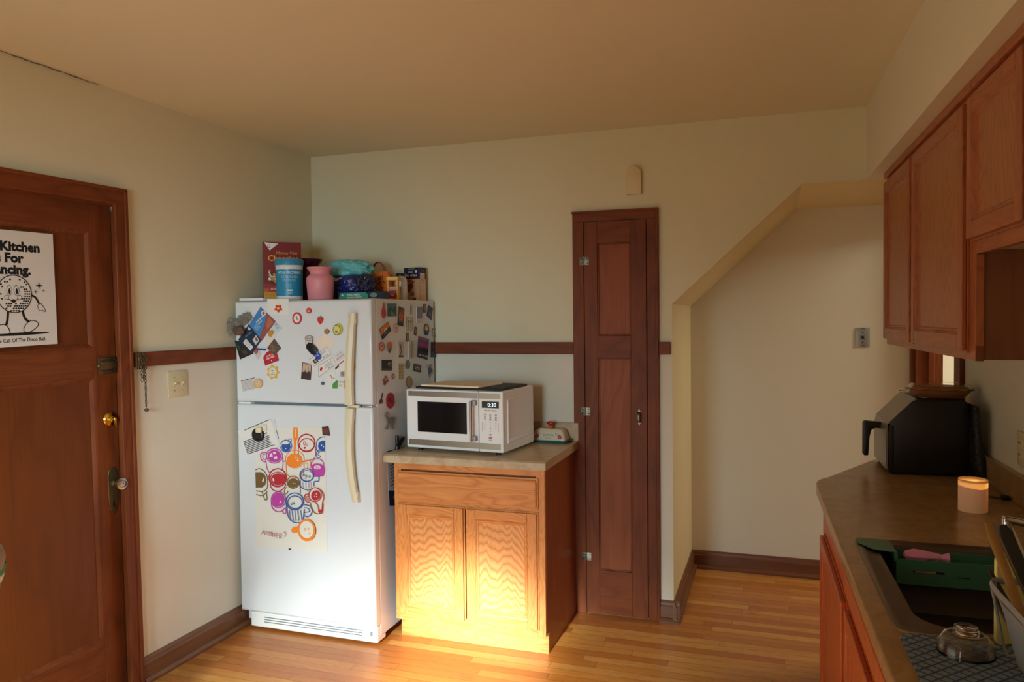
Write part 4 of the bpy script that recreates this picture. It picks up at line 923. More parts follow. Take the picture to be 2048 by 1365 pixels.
# ================================================================== THINGS ON TOP OF THE REFRIGERATOR
ZT = 1.6685
def PX(px, y): return ray(px, 600, 'y', y).x
def labelart(q, depth, mats, thick=.0003, base=None, flip=None):
    return Art(q, lambda a, b, n: (a, -depth-n, b), thick, base)
# cereal box
CB = thing('cereal_box', 'tall dark red cereal box with orange lettering at the left end of the fridge top', 'cereal box', (.139, -.512+.02, ZT), radians(40))
m = MB(); w_, h_, d_ = .193, .312, .058
RED = pbr('cereal_red', '7d1714', .5); m.box(-w_/2, w_/2, 0, d_, 0, h_, RED, .0015); m.box(-w_/2-.0004, -w_/2, .003, d_-.003, .01, h_-.01, col('8a5f4a')); m.box(-w_/2, w_/2, .01, d_-.01, h_, h_+.004, col('8f6c55')); part(CB, 'carton', m, smooth=0)
A = Art([(-w_/2, 0), (w_/2, 0), (w_/2, h_), (-w_/2, h_)], lambda a, b, n: (a, -n, b), .0003, RED); as_ = w_/h_
A.rect(0, 0, 1, .10, col('e0b020')); A.rect(0, .10, 1, .16, col('d88a24')); A.rect(0, .16, 1, .22, col('c05a20')); A.rect(0, .22, 1, .30, col('9c3018'))
A.poly([(.03, .995), (.40, .975), (.17, .86)], col('e8e6e0')); A.text('G', .15, .905, .075, col('2a3d7a'), as_, .01, rot=-.05); A.text('General Mills', .27, .945, .022, col('2a3d7a'), as_)
A.text('Honey Nut', .62, .80, .075, col('e0962a'), as_, .004); A.text('Cheerios', .52, .685, .135, col('f0a32c'), as_, .02)
A.disc(.32, .38, .20, col('f2ebdc'), .055, 24); A.disc(.32, .36, .17, col('5a3420'), .10, 24, pi, 2*pi)
for k in range(14): A.disc(.15+.3*random.random(), .33+.14*random.random(), .035, col('c98a4a'), .018, 12); 
A.disc(.16, .52, .035, col('c98a4a'), .02, 12); A.disc(.16, .52, .014, col('7d1714'), .009, 8); A.stroke([(.2, .42), (.16, .47), (.14, .50)], .02, col('e6ddd0'), as_)
A.rect(.14, .17, .5, .27, col('b01c28')); A.text('LOWER', .32, .195, .05, col('f4e9d0'), as_, .012)
A.build('printed_front', CB, smooth=0)
# protein tub
TB = thing('supplement_tub', 'blue plastic supplement tub with white lettering in front of the cereal box', 'supplement tub', (.250, -.592, ZT))
BL = pbr('tub_blue', '2389b0', .4); WT_ = pbr('tub_white', 'dcdcda', .4)
m = MB(); m.lathe([(.060, 0), (.064, .004), (.065, .022)], WT_, 48); m.lathe([(.0655, .022), (.0665, .158)], BL, 48); m.lathe([(.067, .158), (.068, .180), (.066, .182)], WT_, 48); part(TB, 'tub', m, smooth=50)
m = MB(); m.lathe([(.0665, .178), (.0715, .180), (.0715, .206), (.069, .211), (.0, .212)], pbr('lid_blue', '2f86ad', .45), 48); part(TB, 'lid', m, 'blue screw lid', smooth=50)
a0 = math.atan2(CY+.592, CX-.250)
def cyl(r): return lambda a, b, n: ((r+n)*cos(a0+a/r), (r+n)*sin(a0+a/r), b)
A = Art([(-.058, .025), (.058, .025), (.058, .157), (-.058, .157)], cyl(.0663), .0002); asT = .116/.132
Wt = col('e6eef0')
A.text('VITAL PROTEINS', .5, .83, .125, Wt, asT, .012); A.text('COLLAGEN', .5, .67, .125, col('a9d3e0'), asT, .0); A.text('PEPTIDES', .5, .54, .125, col('a9d3e0'), asT, .0)
for k in range(4): A.rect(.36, .42-.045*k, .36+.28*random.uniform(.6, 1), .43-.045*k, col('8cc0d2'))
A.rect(.40, .17, .62, .225, Wt); A.rect(.38, .11, .64, .12, Wt); A.rect(.42, .07, .60, .08, Wt)
for k in range(5): A.stroke([(.08+.02*k, .1+.04*k), (.15+.03*k, .3-.02*k), (.28, .2+.04*k)], .006, col('4aa0c2'), asT)
A.build('printed_label', TB, smooth=0)
# vases
PV = pbr('purple_glass', '4a1238', .12, spec=.6)
m = MB(); m.lathe([(.0, 0), (.045, .0), (.060, .02), (.066, .08), (.062, .13), (.050, .165), (.052, .19), (.078, .228), (.082, .234), (.079, .235), (.049, .192), (.046, .166), (.058, .13), (.062, .08), (.055, .02), (0, .006)], PV, 48)
tag(m.build('vase', loc=(.168, -.300, ZT), smooth=60), 'dark purple glass vase with flared rim behind the pink jar', 'vase')
PK = pbr('frosted_pink', 'd98a92', .45, spec=.4)
m = MB(); m.lathe([(0, 0), (.058, 0), (.062, .006), (.0685, .09), (.0685, .108), (.062, .119), (.053, .126), (.050, .138), (.056, .148), (.064, .158), (.066, .163), (.064, .165), (.052, .150), (.046, .138), (.049, .124), (.060, .112), (.064, .1), (.058, .01), (0, .006)], PK, 48)
tag(m.build('vase', loc=(.432, -.592, ZT), smooth=60), 'frosted pink glass jar vase standing beside the blue tub', 'vase')
def blob(m, c, h, mat, amp=.12, fr=2.2, seed=0, sq=2.6, rz=0, ry=0, sub=5):
    from mathutils import noise as NZ
    b = bmesh.new(); bmesh.ops.create_icosphere(b, subdivisions=sub, radius=1)
    R_ = Matrix.Rotation(rz, 3, 'Z') @ Matrix.Rotation(ry, 3, 'Y')
    for v in b.verts:
        d = v.co.normalized(); k = (abs(d.x)**sq+abs(d.y)**sq+abs(d.z)**sq)**(-1/sq)
        n1 = NZ.noise(d*fr+Vector((seed, 0, 0))); n2 = 1-abs(NZ.noise(d*fr*2.3+Vector((0, seed, 3))))*2
        p = d*k*(1+amp*n1+amp*.5*(n2-.5)+.03*NZ.noise(d*14))
        v.co = R_ @ Vector((p.x*h[0], p.y*h[1], p.z*h[2])) + Vector(c)
    return m.bm(b, mat)
FOILT = pbr('crinkled_teal_film', '6cc4c8', .28, spec=.6); bump(FOILT, noise(FOILT, coords(FOILT, (1, 1, 1)), 22, 3, .6, 1.5), .7, .01)
def _t():
    m = FOILT; v = coords(m, (1, 1, 1)); sp = N(m, 'ShaderNodeSeparateXYZ'); L(m, v, sp.inputs[0]); setcol(m, mixc(m, ramp(m, sp.outputs[0], [(.0, '000000'), (1, 'ffffff')]), '6ac2c4', '74cace'))
TBG = thing('snack_bag', 'crinkled teal plastic bag lying on top of the dark blue bag', 'plastic bag', (PX(698, -.36), -.360, 1.834))
m = MB(); blob(m, (.015, 0, 0), (.112, .075, .052), FOILT, .16, 2.0, 4, rz=.1); part(TBG, 'film', m, smooth=60)
m = MB(); CLF = pbr('clear_grey_film', '8f968c', .22, spec=.7); bump(CLF, noise(CLF, coords(CLF, (1, 1, 1)), 40, 3, .6, 1.5), .8, .01)
blob(m, (-.075, -.01, .008), (.05, .05, .036), CLF, .25, 3.0, 9); part(TBG, 'clear_end', m, 'clear crumpled end', smooth=60)
A = Art([(-.055, -.012), (-.01, -.012), (-.01, .03), (-.055, .03)], lambda a, b, n: (a, -.066-n+.6*max(0, b)**1*.6, b+.008), .002); A.disc(.5, .5, .42, col('1c3440'), .42, 24); A.disc(.5, .5, .34, col('4fb3b5'), .34, 24); A.text('98', .5, .28, .6, col('1c3440'), 1.07, .02); A.build('round_mark', TBG, smooth=0)
FOILB = pbr('crinkled_navy_film', '14246e', .24, spec=.7); bump(FOILB, noise(FOILB, coords(FOILB, (1, 1, 1)), 20, 3, .6, 1.5), .8, .012)
BBG = thing('snack_bag', 'dark blue crumpled snack bag squeezed behind the parchment box', 'plastic bag', (PX(703, -.40), -.400, ZT+.070))
m = MB(); blob(m, (-.02, 0, 0), (.118, .075, .060), FOILB, .14, 1.8, 2, rz=-.05, ry=-.15); part(BBG, 'film', m, smooth=60)
m = MB(); FOILD = pbr('dark_navy_film', '12163a', .2, spec=.8); bump(FOILD, noise(FOILD, coords(FOILD, (1, 1, 1)), 45, 3, .6, 1.5), .9, .012)
blob(m, (.085, -.01, .010), (.060, .055, .050), FOILD, .2, 2.6, 5); part(BBG, 'rolled_end', m, 'darker rolled end', smooth=60)
m = MB(); blob(m, (-.125, -.055, -.035), (.026, .018, .022), pbr('silver_foil', 'b9bcc0', .25, .7), .3, 3.5, 6, sub=4); part(BBG, 'foil_corner', m, 'silver foil corner', smooth=60)
A = Art([(-.06, .02), (.0, .03), (.0, .05), (-.06, .045)], lambda a, b, n: (a, -.062-n, b), .001); A.rect(0, 0, 1, 1, col('c8ccd6')); A.build('pale_patch', BBG, smooth=0)
PB = thing('parchment_box', 'flat teal and navy carton of parchment sheets along the front of the fridge top', 'carton', (.640, -.528, ZT), -.06)
m = MB(); NV = pbr('navy_card', '16283c', .5); m.box(-.135, .135, -.025, .025, 0, .038, NV, .001); part(PB, 'carton', m, smooth=0)
A = Art([(-.135, 0), (.135, 0), (.135, .038), (-.135, .038)], lambda a, b, n: (a, -.025-n, b), .0003, NV); ap = .27/.038
A.poly([(.02, .15), (.05, .9), (.60, .95), (.66, .6), (.66, .12)], col('2f8f7c')); A.text('PARCHMENT', .36, .52, .36, col('d8e6dc'), ap, .014); A.text('BAKING SHEETS', .36, .17, .32, col('d8e6dc'), ap, .014)
A.disc(.78, .55, .08, col('6f8a80'), .3, 20); A.disc(.10, .62, .02, col('d8e6dc'), .1, 12); A.build('printed_front', PB, smooth=0)
# orange bag
OG = thing('tortilla_bag', 'orange bag with dark lettering leaning in front of the pink lunch bag', 'food bag', (PX(762, -.275)-.006, -.275, ZT), -.1)
ORN = pbr('orange_film', 'd9702a', .4, spec=.5); bump(ORN, noise(ORN, coords(ORN, (1, 1, 1)), 18, 3), .4, .008)
m = MB(); q = [(-.052, .0), (.078, .0), (.055, .160), (-.065, .142)]
m.prism(q, 'y', -.012, .02, ORN, bev=.008, seg=3); part(OG, 'bag', m, smooth=40)
A = Art([(-.04, .01), (.066, .01), (.048, .15), (-.055, .135)], lambda a, b, n: (a, -.012-n, b), .0003); ap = .78; DK = col('2a1a1c')
A.text('CHILI', .5, .74, .20, DK, ap, .02, rot=.12); A.text('TOSTA', .5, .54, .20, DK, ap, .02, rot=.12); A.text('CO. DE', .5, .38, .13, DK, ap, .02, rot=.1)
for k in range(3): A.rect(.3, .30-.05*k, .75, .318-.05*k, DK)
A.build('printed_front', OG, smooth=0)
# pink lunch bag
LB = thing('lunch_bag', 'mauve pink soft lunch bag with loop handle at the back of the fridge top', 'bag', (PX(765, -.14)-.01, -.150, ZT))
MV = pbr('mauve_fabric', 'a8607a', .8); bump(MV, noise(MV, coords(MV, (1, 1, 1)), 160, 2), .4, .002)
m = MB(); loft(m, [(0, .085, .05), (.006, .092, .056), (.09, .095, .056), (.130, .088, .048), (.150, .07, .03), (.156, .045, .012)], MV, 36, 3.2); part(LB, 'body', m, smooth=50)
part(LB, 'handle', MB().tube(smoothpath([(-.045, -.005, .145), (-.038, -.005, .185), (-.018, -.005, .212), (.006, -.005, .214), (.028, -.005, .19), (.042, -.005, .145)], 6), .009, MV, 10, flat=(.4, 1.4)), smooth=50)
part(LB, 'zip', MB().tube(smoothpath([(-.09, -.052, .112), (0, -.058, .118), (.09, -.052, .112)], 6), .003, pbr('mauve_dark', '7d4058', .7), 8))
# yellow holder
YB = thing('yellow_box', 'small yellow plastic case beside the white supplement bottle', 'plastic case', (PX(787, -.345), -.345, ZT), .25)
YM = pbr('yellow_plastic', 'e0a318', .4); m = MB()
m.box(-.028, -.020, -.02, .02, 0, .105, YM, .002); m.box(.020, .028, -.02, .02, 0, .105, YM, .002); m.box(-.034, .030, -.022, .022, .100, .122, YM, .004); m.box(-.028, .028, -.02, .02, 0, .006, YM, .002); m.box(-.020, .020, -.014, .018, .006, .072, pbr('amber_inner', 'c98a1c', .45), .002); part(YB, 'case', m, smooth=0)
A = Art([(-.018, .01), (.018, .01), (.018, .05), (-.018, .05)], lambda a, b, n: (a, -.015-n, b), .0005, col('8c2a4a')); A.text('oz', .5, .3, .5, col('e8d0d0'), .9, .01); A.build('sticker', YB, smooth=0)
# white bottle
WB = thing('supplement_bottle', 'white supplement bottle with black cap and red label corner', 'bottle', (PX(802, -.235), -.235, ZT))
a0b = math.atan2(CY+.235, CX-PX(802, -.235))
m = MB(); WBm = pbr('bottle_white', 'cfccbf', .35); m.lathe([(.030, 0), (.0345, .004), (.0345, .10), (.030, .118), (.021, .127), (.020, .132)], WBm, 36); part(WB, 'bottle', m, smooth=50)
part(WB, 'cap', MB().lathe([(.024, .130), (.0245, .132), (.0245, .143), (.022, .146), (0, .146)], pbr('navy_cap', '14182c', .4), 30), 'dark cap', smooth=50)
def cylb(a, b, n): r = .0345; return ((r+n)*cos(a0b+a/r), (r+n)*sin(a0b+a/r), b)
A = Art([(-.032, .006), (.032, .006), (.032, .10), (-.032, .10)], cylb, .0002); asB = .68
A.poly([(.62, .02), (.98, .02), (.98, .62)], col('b8322a'))
for k in range(7): A.rect(.28, .86-.06*k, .62-.1*random.random(), .875-.06*k, col('6d7a5a'))
A.rect(.1, .08, .3, .2, col('8a3a3a')); A.build('printed_label', WB, smooth=0)
# cracker box
KB = thing('cracker_box', 'navy and tan box of crisps crackers at the right end of the fridge top', 'cracker box', (.700, -.062, ZT), -.22)
m = MB(); TN = pbr('cracker_tan', 'd0a27c', .5); NV2 = pbr('cracker_navy', '1b2148', .5); m.box(-.052, .052, -.03, .03, 0, .185, TN, .001); part(KB, 'carton', m, smooth=0)
A = Art([(-.052, 0), (.052, 0), (.052, .185), (-.052, .185)], lambda a, b, n: (a, -.03-n, b), .0003, TN); ap = .104/.185
A.rect(0, .66, 1, 1, NV2); A.rect(.28, .93, .72, .98, col('4f7a48')); A.text('wheat', .42, .85, .075, col('e6e6e6'), ap); A.text('thin crisps', .47, .74, .11, col('e6e6e6'), ap, .015); A.disc(.82, .88, .07, col('e6e6e6'), .04, 14)
A.poly([(0, .18), (.42, .28), (.62, .44), (.55, .62), (.3, .66), (0, .55)], col('7d4524')); A.poly([(.25, .5), (.7, .56), (.72, .60), (.3, .6)], col('9c5c30')); A.poly([(.30, .44), (.44, .34), (.52, .44), (.38, .52)], col('2a3d7a'))
A.rect(.42, .22, .68, .25, col('3a3a6a')); A.rect(.38, .17, .7, .19, col('3a3a6a')); A.rect(.6, .04, .8, .1, col('4a3a30'))
A.build('printed_front', KB, smooth=0)
A = Art([(-.03, 0), (.03, 0), (.03, .185), (-.03, .185)], lambda a, b, n: (.052+n, a, b), .0003, TN); ap = .06/.185
A.rect(0, .66, 1, 1, NV2)
for k, (v0, v1) in enumerate(((.66, .84), (.50, .62), (.36, .47), (.2, .33))):
    A.rect(.15, v0, .85, v1, col('e2cdb4'))
    for j in range(4): A.rect(.2, v0+.02+.03*j, .8, v0+.028+.03*j, col('6a5a58'))
A.text('food', .5, .88, .05, col('e6e6e6'), ap); A.rect(.2, .04, .7, .14, col('d9a04a')); A.build('printed_side', KB, smooth=0)
# ================================================================== MAGNETS, NOTES AND PRINTS ON THE REFRIGERATOR
YF, XS = fd-.0002, fx1+.0002
def fto(a, b, n): return (a, YF-n, b)
def sto(a, b, n): return (XS+n, a, b)
def F2(px, py): p = ray(px, py, 'y', YF); return (p.x, p.z)
def S2(px, py): p = ray(px, py, 'x', XS); return (p.y, p.z)
def FQ(*c, lift=0.0004, **k):       # four photo corners TL TR BR BL on the door front
    q = [F2(*p) for p in c]; return Art([q[3], q[2], q[1], q[0]], fto, n0=lift, **k)
def z4(X, Y): return (450+X/5.461, 580+Y/5.461)
def Fb(X0, Y0, X1, Y1, **k): return FQ(z4(X0, Y0), z4(X1, Y0), z4(X1, Y1), z4(X0, Y1), **k)
GM = 'magnets on the freezer door'; GP = 'papers pinned to the freezer door'; GS = 'magnets on the side of the refrigerator'
PAP = pbr('plain_paper', 'dedbd2', .7); PAP2 = pbr('grey_paper', 'cfd0d0', .7); CRE = pbr('cream_paper', 'e6d6c2', .7); INK = col('2b2f3a'); 
A = Fb(462, 100, 697, 272, thick=.0002, base=pbr('faint_paper', 'e0e0da', .6)); A.done('note', 'blank white note at the top edge of the freezer door behind the red flower', 'note', GP)
A = Fb(543, 158, 630, 248, thick=.004, base=col('c93a30'), shape=circ(40, f=lambda t: .80+.20*cos(2*pi*t*5+1.57)), lift=.0008); A.disc(.5, .5, .17, col('f0a030')); A.disc(.5, .5, .09, col('f6c860')); A.done('flower_magnet', 'small red flower magnet with an orange centre at the top of the freezer door', 'magnet', GM)
A = Fb(740, 246, 842, 378, thick=.004, base=col('c42a44'), shape=circ(28)); A.disc(.5, .5, .34, col('e8e2da'), .36); A.disc(.46, .62, .08, col('2f5a3a'), .08); A.stroke([(.45, .6), (.5, .45), (.58, .32)], .05, col('3f7a3a'), .8); A.stroke([(.5, .4), (.65, .48)], .05, col('3f7a3a'), .8); A.done('fruit_slice_magnet', 'oval magnet with a dark pink ring and green figure on the freezer door', 'magnet', GM)
A = Fb(890, 196, 950, 260, thick=.004, base=col('c23a2c'), shape=circ(24, f=lambda t: .9+.1*abs(sin(2*pi*t)))); A.disc(.45, .45, .22, col('e0b0a0')); A.disc(.5, .5, .1, col('b8402c')); A.done('tomato_magnet', 'tiny red tomato magnet, right of the pink oval slice', 'magnet', GM)
A = Fb(1010, 290, 1080, 378, thick=.005, base=col('c91f2c'), shape=[(.5, 0), (.25, .2), (.04, .55), (.05, .8), (.25, .92), (.5, .88), (.75, .92), (.95, .8), (.96, .55), (.75, .2)])
A.poly([(.15, .95), (.4, .78), (.5, .7), (.6, .78), (.85, .95), (.6, .93), (.55, 1.1), (.42, .93)], col('3f8a3a'))
for u, v in ((.3, .5), (.6, .55), (.45, .3), (.7, .4), (.2, .65)): A.disc(u, v, .03, col('f0c070'), .03, 8)
A.done('strawberry_magnet', 'red strawberry magnet with green leaves on the freezer door', 'magnet', GM)
A = Fb(1172, 366, 1290, 500, thick=.004, base=col('b7b43a'), shape=circ(30, .58, .52, .42, .48)); avo = [(.02+.8*u, .0+1.0*v) for u, v in circ(30, .5, .45, .48, .45, f=lambda t: .86+.14*abs(cos(pi*t-pi/4*0)))]
A.poly(avo, col('4a6a2a')); A.poly([(.42+(u-.42)*.84, .46+(v-.46)*.86) for u, v in avo], col('d6cf7a')); A.poly([(.42+.13*(16*sin(t)**3)/16, .30+.11*(13*cos(t)-5*cos(2*t)-2*cos(3*t)-cos(4*t))/16) for t in [2*pi*k/24 for k in range(24)]], col('b02a20')); A.disc(.3, .62, .025, INK); A.disc(.5, .62, .025, INK); A.done('avocado_magnet', 'green avocado magnet with a red heart near the freezer handle', 'magnet', GM)
A = Fb(1088, 427, 1143, 485, thick=.004, base=col('8f5a30'), shape=circ(20)); A.disc(.5, .55, .3, col('c08a50')); A.disc(.5, .55, .14, col('6a3c1c')); A.done('nut_magnet', 'small round brown magnet holding the blank cream note', 'magnet', GM)
A = FQ(z4(1098, 470), z4(1210, 578), z4(1092, 700), z4(960, 585), thick=.0004, base=CRE); A.done('note', 'blank cream square note turned on its corner on the freezer door', 'note', GP)
A = Fb(878, 500, 972, 600, thick=.004, base=col('8f5c3a'), shape=[(.1, 0), (.08, .5), (0, .7), (.1, .92), (.4, 1), (.7, .98), (.95, .88), (.98, .68), (.88, .5), (.88, 0)], lift=.002); A.poly([(.17, .06), (.16, .5), (.09, .7), (.17, .86), (.45, .93), (.75, .9), (.88, .8), (.9, .66), (.81, .48), (.81, .06)], col('e0d8cc'))
for k, t in enumerate(('WAKE', 'BAKE', 'PIE')): A.text(t, .5, .64-.24*k, .22, INK, .95, .03)
A.done('toast_magnet', 'brown-edged toast magnet with dark lettering above the blue clip', 'magnet', GM)
A = FQ(z4(1190, 712), z4(1268, 648), z4(1330, 740), z4(1215, 830), thick=.0003, base=PAP2); A.text('RADISH', .55, .35, .26, col('a03a48'), 1.2, .0); A.rect(.3, .72, .9, .76, col('b06a70')); A.done('receipt', 'pale slip with thin red capitals tucked behind the tickets', 'slip', GP)
A = FQ(z4(1222, 800), z4(1322, 735), z4(1322, 880), z4(1215, 905), thick=.0003, base=PAP, lift=.0007); A.poly([(.1, .78), (.75, .86), (.78, .74), (.13, .68)], col('b8405c'))
A.poly([(-.15, .55), (.2, .72), (.28, .5), (-.1, .33)], INK)
A.done('receipt', 'white slip with a crimson bar beside the freezer handle', 'slip', GP)
A = FQ(z4(1005, 830), z4(1195, 720), z4(1238, 810), z4(1010, 975), thick=.0004, base=PAP, lift=.0012); NB = col('3c4a6e')
A.stroke([(.06, .08), (.94, .1), (.9, .9), (.08, .92)], .035, NB, 1.6, True, 0); A.disc(.22, .55, .07, col('b02a4a'), .14); A.lines(.4, .85, .3, .7, 4, col('8a8f98')); A.text('45 min', .7, .16, .16, NB, 1.6, .01); A.done('ticket', 'white bordered ticket with a small crimson spot under the upper ticket', 'ticket', 'white tickets on the freezer door')
A = FQ(z4(903, 765), z4(1118, 604), z4(1180, 700), z4(968, 850), thick=.0004, base=PAP, lift=.0018)
A.stroke([(.05, .08), (.95, .08), (.95, .9), (.05, .9)], .035, NB, 1.9, True, 0); A.rect(.14, .2, .34, .62, col('4a3434')); A.rect(.2, .3, .28, .5, col('b0a090')); A.lines(.45, .9, .5, .75, 3, col('8a8f98')); A.text('45 min', .72, .18, .18, NB, 1.9, .01); A.done('ticket', 'white bordered ticket with a dark brown square held by the blue clip', 'ticket', 'white tickets on the freezer door')
CM = thing('magnetic_clip', 'black and blue magnetic clip holding the white tickets on the freezer door', 'magnet clip', Vector(fto(*F2(*z4(985, 680)), .004))); 
def capsule(m, p0, p1, w, d, mat, n0=.003, taper=1.):
    a = Vector(fto(*F2(*p0), n0))-CM.location; b = Vector(fto(*F2(*p1), n0))-CM.location; ux = (b-a).normalized(); uz = Vector((0, -1, 0)); uy = uz.cross(ux); Lh = (b-a).length
    pts = [(w*.5*cos(t), w*.5*sin(t)) for t in [pi/2+pi*k/8 for k in range(9)]]+[(Lh+w*.5*taper*cos(t), w*.5*taper*sin(t)) for t in [-pi/2+pi*k/8 for k in range(9)]]
    m.M = Matrix(((ux.x, uy.x, uz.x, a.x), (ux.y, uy.y, uz.y, a.y), (ux.z, uy.z, uz.z, a.z), (0, 0, 0, 1))); m.prism(pts, 'z', 0, d, mat, bev=.002); m.M = Matrix.Identity(4)
m = MB(); capsule(m, z4(960, 640), z4(1035, 735), .036, .010, pbr('clip_blue', '1f3fa0', .35), taper=.7); part(CM, 'blue_arm', m, smooth=40)
m = MB(); capsule(m, z4(945, 622), z4(985, 665), .039, .016, BLK); part(CM, 'black_arm', m, smooth=40)
A = FQ(z4(995, 668), z4(1025, 662), z4(1045, 735), z4(1005, 745), thick=.0001, lift=.0145); A.text('CHIP', .5, .6, .3, col('c8d4f0'), .5, .01); A.text('CLIP', .5, .2, .3, col('c8d4f0'), .5, .01); o = A.build('lettering', None, loc=CM.location, world=True, smooth=0); o.parent = CM; o.location = (0, 0, 0)
A = FQ(z4(848, 790), z4(950, 812), z4(938, 990), z4(830, 972), thick=.0006, base=col('4a3630')); A.rect(.08, .42, .93, .97, col('c2a68e')); A.rect(.08, .88, .93, .97, col('b09a86')); A.text('EL CAMINO', .5, .89, .05, INK, .6); A.poly([(.08, .42), (.3, .45), (.35, .62), (.42, .44), (.7, .46), (.75, .55), (.9, .5), (.93, .3), (.93, .05), (.08, .05)], col('3a2a28')); A.stroke([(.68, .4), (.69, .75)], .02, col('3a2a28'), .6, smooth=0); A.done('postcard', 'small sepia postcard with a dark skyline on the freezer door', 'postcard', GP)
A = Fb(1054, 1006, 1086, 1039, thick=.003, base=col('3c4450')); A.rect(.3, .4, .7, .7, col('6a7280')); A.done('square_magnet', 'tiny dark grey square magnet below the sepia postcard', 'magnet', GM)
A = FQ(z4(1110, 925), z4(1195, 880), z4(1218, 975), z4(1130, 1000), thick=.0003, base=PAP); A.stroke([(.45, .7), (.5, .2), (.8, .2)], .07, INK, 1, smooth=0); A.done('note', 'little white slip with a black L below the tickets', 'note', GP)
A = FQ(z4(1255, 900), z4(1312, 868), z4(1318, 960), z4(1262, 950), thick=.0004, base=col('a8a69c')); A.disc(.5, .5, .3, col('7d7a70')); A.done('note', 'small grey-brown printed scrap beside the lower end of the freezer handle', 'note', GP)
A = Fb(1175, 985, 1320, 1080, thick=.0006, base=PAP); A.poly([(0, 0), (.4, 0), (.4, .95), (.3, .95), (0, .55)], col('4a8f35')); A.rect(.84, 0, 1, 1, col('b02a35')); A.text('arbita', .62, .68, .32, INK, 1.5, .0, shear=.3); A.lines(.45, .82, .2, .55, 4, col('9a8f8a')); A.done('card', 'green, white and red card at the lower right of the freezer door', 'card', GP)
A = Fb(1372, 795, 1430, 895, thick=.004, base=col('d9a82c'), shape=circ(36, f=lambda t: .8+.2*cos(2*pi*t*6))); A.disc(.5, .5, .2, col('b87a1c')); A.done('flower_magnet', 'yellow flower magnet half hidden behind the freezer handle', 'magnet', GM)
A = Fb(153, 284, 217, 340, thick=.002, base=col('b3b3ab')); A.done('square_magnet', 'pale grey square magnet at the upper left of the freezer door', 'magnet', GM)
# cluster of leaflets at the left
A = FQ(z4(105, 555), z4(200, 560), z4(318, 695), z4(165, 762), thick=.0004, base=col('1a2220')); A.poly([(.3, .5), (.7, .3), (.6, .1), (.35, .2)], col('4a3a28')); A.poly([(.05, .8), (.3, .7), (.2, .4)], col('35502e')); A.done('photo_card', 'dark photograph hanging lowest in the cluster at the left of the freezer door', 'photo', GP)
A = FQ(z4(475, 315), z4(560, 350), z4(632, 420), z4(520, 520), thick=.0003, base=pbr('pale_blue_paper', 'c2ccd4', .7)); A.lines(.55, .9, .2, .7, 5, col('7f8fa8')); A.text('ACE', .72, .62, .2, INK, 1.2, .01); A.done('note', 'pale blue-white slip showing at the right of the blue leaflet', 'note', GP)
A = FQ(z4(438, 440), z4(530, 438), z4(555, 500), z4(455, 648), thick=.0004, base=col('d8d2c8'), lift=.0008); A.poly([(.35, .95), (1, .95), (1.0, .55), (.6, .35), (.3, .6)], col('c08a3e')); A.disc(.72, .74, .17, col('a06a2c'), .12); A.disc(.72, .74, .08, col('d0a050'), .06); A.done('food_card', 'white card with golden pretzels in the left cluster on the freezer door', 'photo', GP)
A = FQ(z4(540, 532), z4(616, 640), z4(545, 716), z4(462, 640), thick=.0004, base=col('5a4638'), lift=.001)
for k in range(16): A.stroke([(random.random(), random.random()), (random.random(), random.random())], .025, col('8a7462'), 1, smooth=0)
A.done('map_card', 'brown patterned square card above the red card on the freezer door', 'card', GP)
A = FQ(z4(408, 705), z4(555, 640), z4(592, 772), z4(440, 830), thick=.0006, base=col('b3202f'), shape=[(0, 0), (1, 0), (1, .8), (.62, 1.05), (.3, 1.0), (.0, .7)], lift=.0004); A.text('ONE LA', .5, .60, .2, col('f0e2e0'), 1.2, .02); A.text('GRAND', .5, .40, .2, col('f0e2e0'), 1.2, .02); A.disc(.5, .2, .03, col('f0e2e0'), .04); A.done('gift_card', 'red card with white capitals at the bottom of the left cluster', 'card', GP)
A = FQ(z4(290, 660), z4(350, 600), z4(395, 690), z4(370, 770), thick=.0004, base=col('c8bcb4'), lift=.0006); A.disc(.5, .7, .36, col('8a4434'), .3); A.disc(.4, .6, .15, col('b06a50'), .12); A.done('food_card', 'small card with a red-brown pastry below the navy leaflet', 'photo', GP)
A = FQ(z4(390, 186), z4(556, 345), z4(405, 556), z4(268, 380), thick=.0006, base=col('3f7fb8'), lift=.0014); A.poly([(.42, 1), (1, 1), (1, .0), (.80, .0), (.7, .35), (.62, .6)], col('8f4f48')); A.poly([(.6, .95), (.95, .9), (.9, .5), (.72, .6)], col('b0684c')); A.disc(.30, .88, .12, col('e0d8d0'), .12); A.disc(.3, .88, .07, col('b04a38'), .07)
A.text('THE BLUE', .33, .55, .12, col('dfe8f0'), 1.1, .015, rot=1.9-.55); A.text('TOY', .45, .48, .12, col('dfe8f0'), 1.1, .015, rot=1.9-.55); A.lines(.28, .6, .08, .35, 5, col('a8c4dc')); A.done('leaflet', 'bright blue leaflet with food pictures at the top of the left cluster', 'leaflet', GP)
A = FQ(z4(262, 378), z4(402, 552), z4(295, 700), z4(148, 545), thick=.0006, base=col('1d2a44'), lift=.0022); A.poly([(.62, .95), (.92, .9), (.9, .55), (.62, .6)], col('c8c4bc')); A.poly([(.68, .88), (.86, .86), (.85, .72), (.68, .74)], col('6a5a4a')); A.rect(.30, .08, .86, .36, col('d8d8d4')); A.lines(.36, .8, .12, .32, 3, col('8a8f98')); A.text('GALLERIA', .32, .62, .11, col('7f8fb0'), 1, .01, rot=1.3); A.rect(.08, .80, .22, .94, col('c8ccd8')); A.done('leaflet', 'navy leaflet with white panels in the left cluster on the freezer door', 'leaflet', GP)
PN = thing('pen_magnet', 'short blue pen-shaped magnet between the leaflets and the red card', 'magnet', Vector(fto(*F2(*z4(410, 652)), .005)), group=GM)
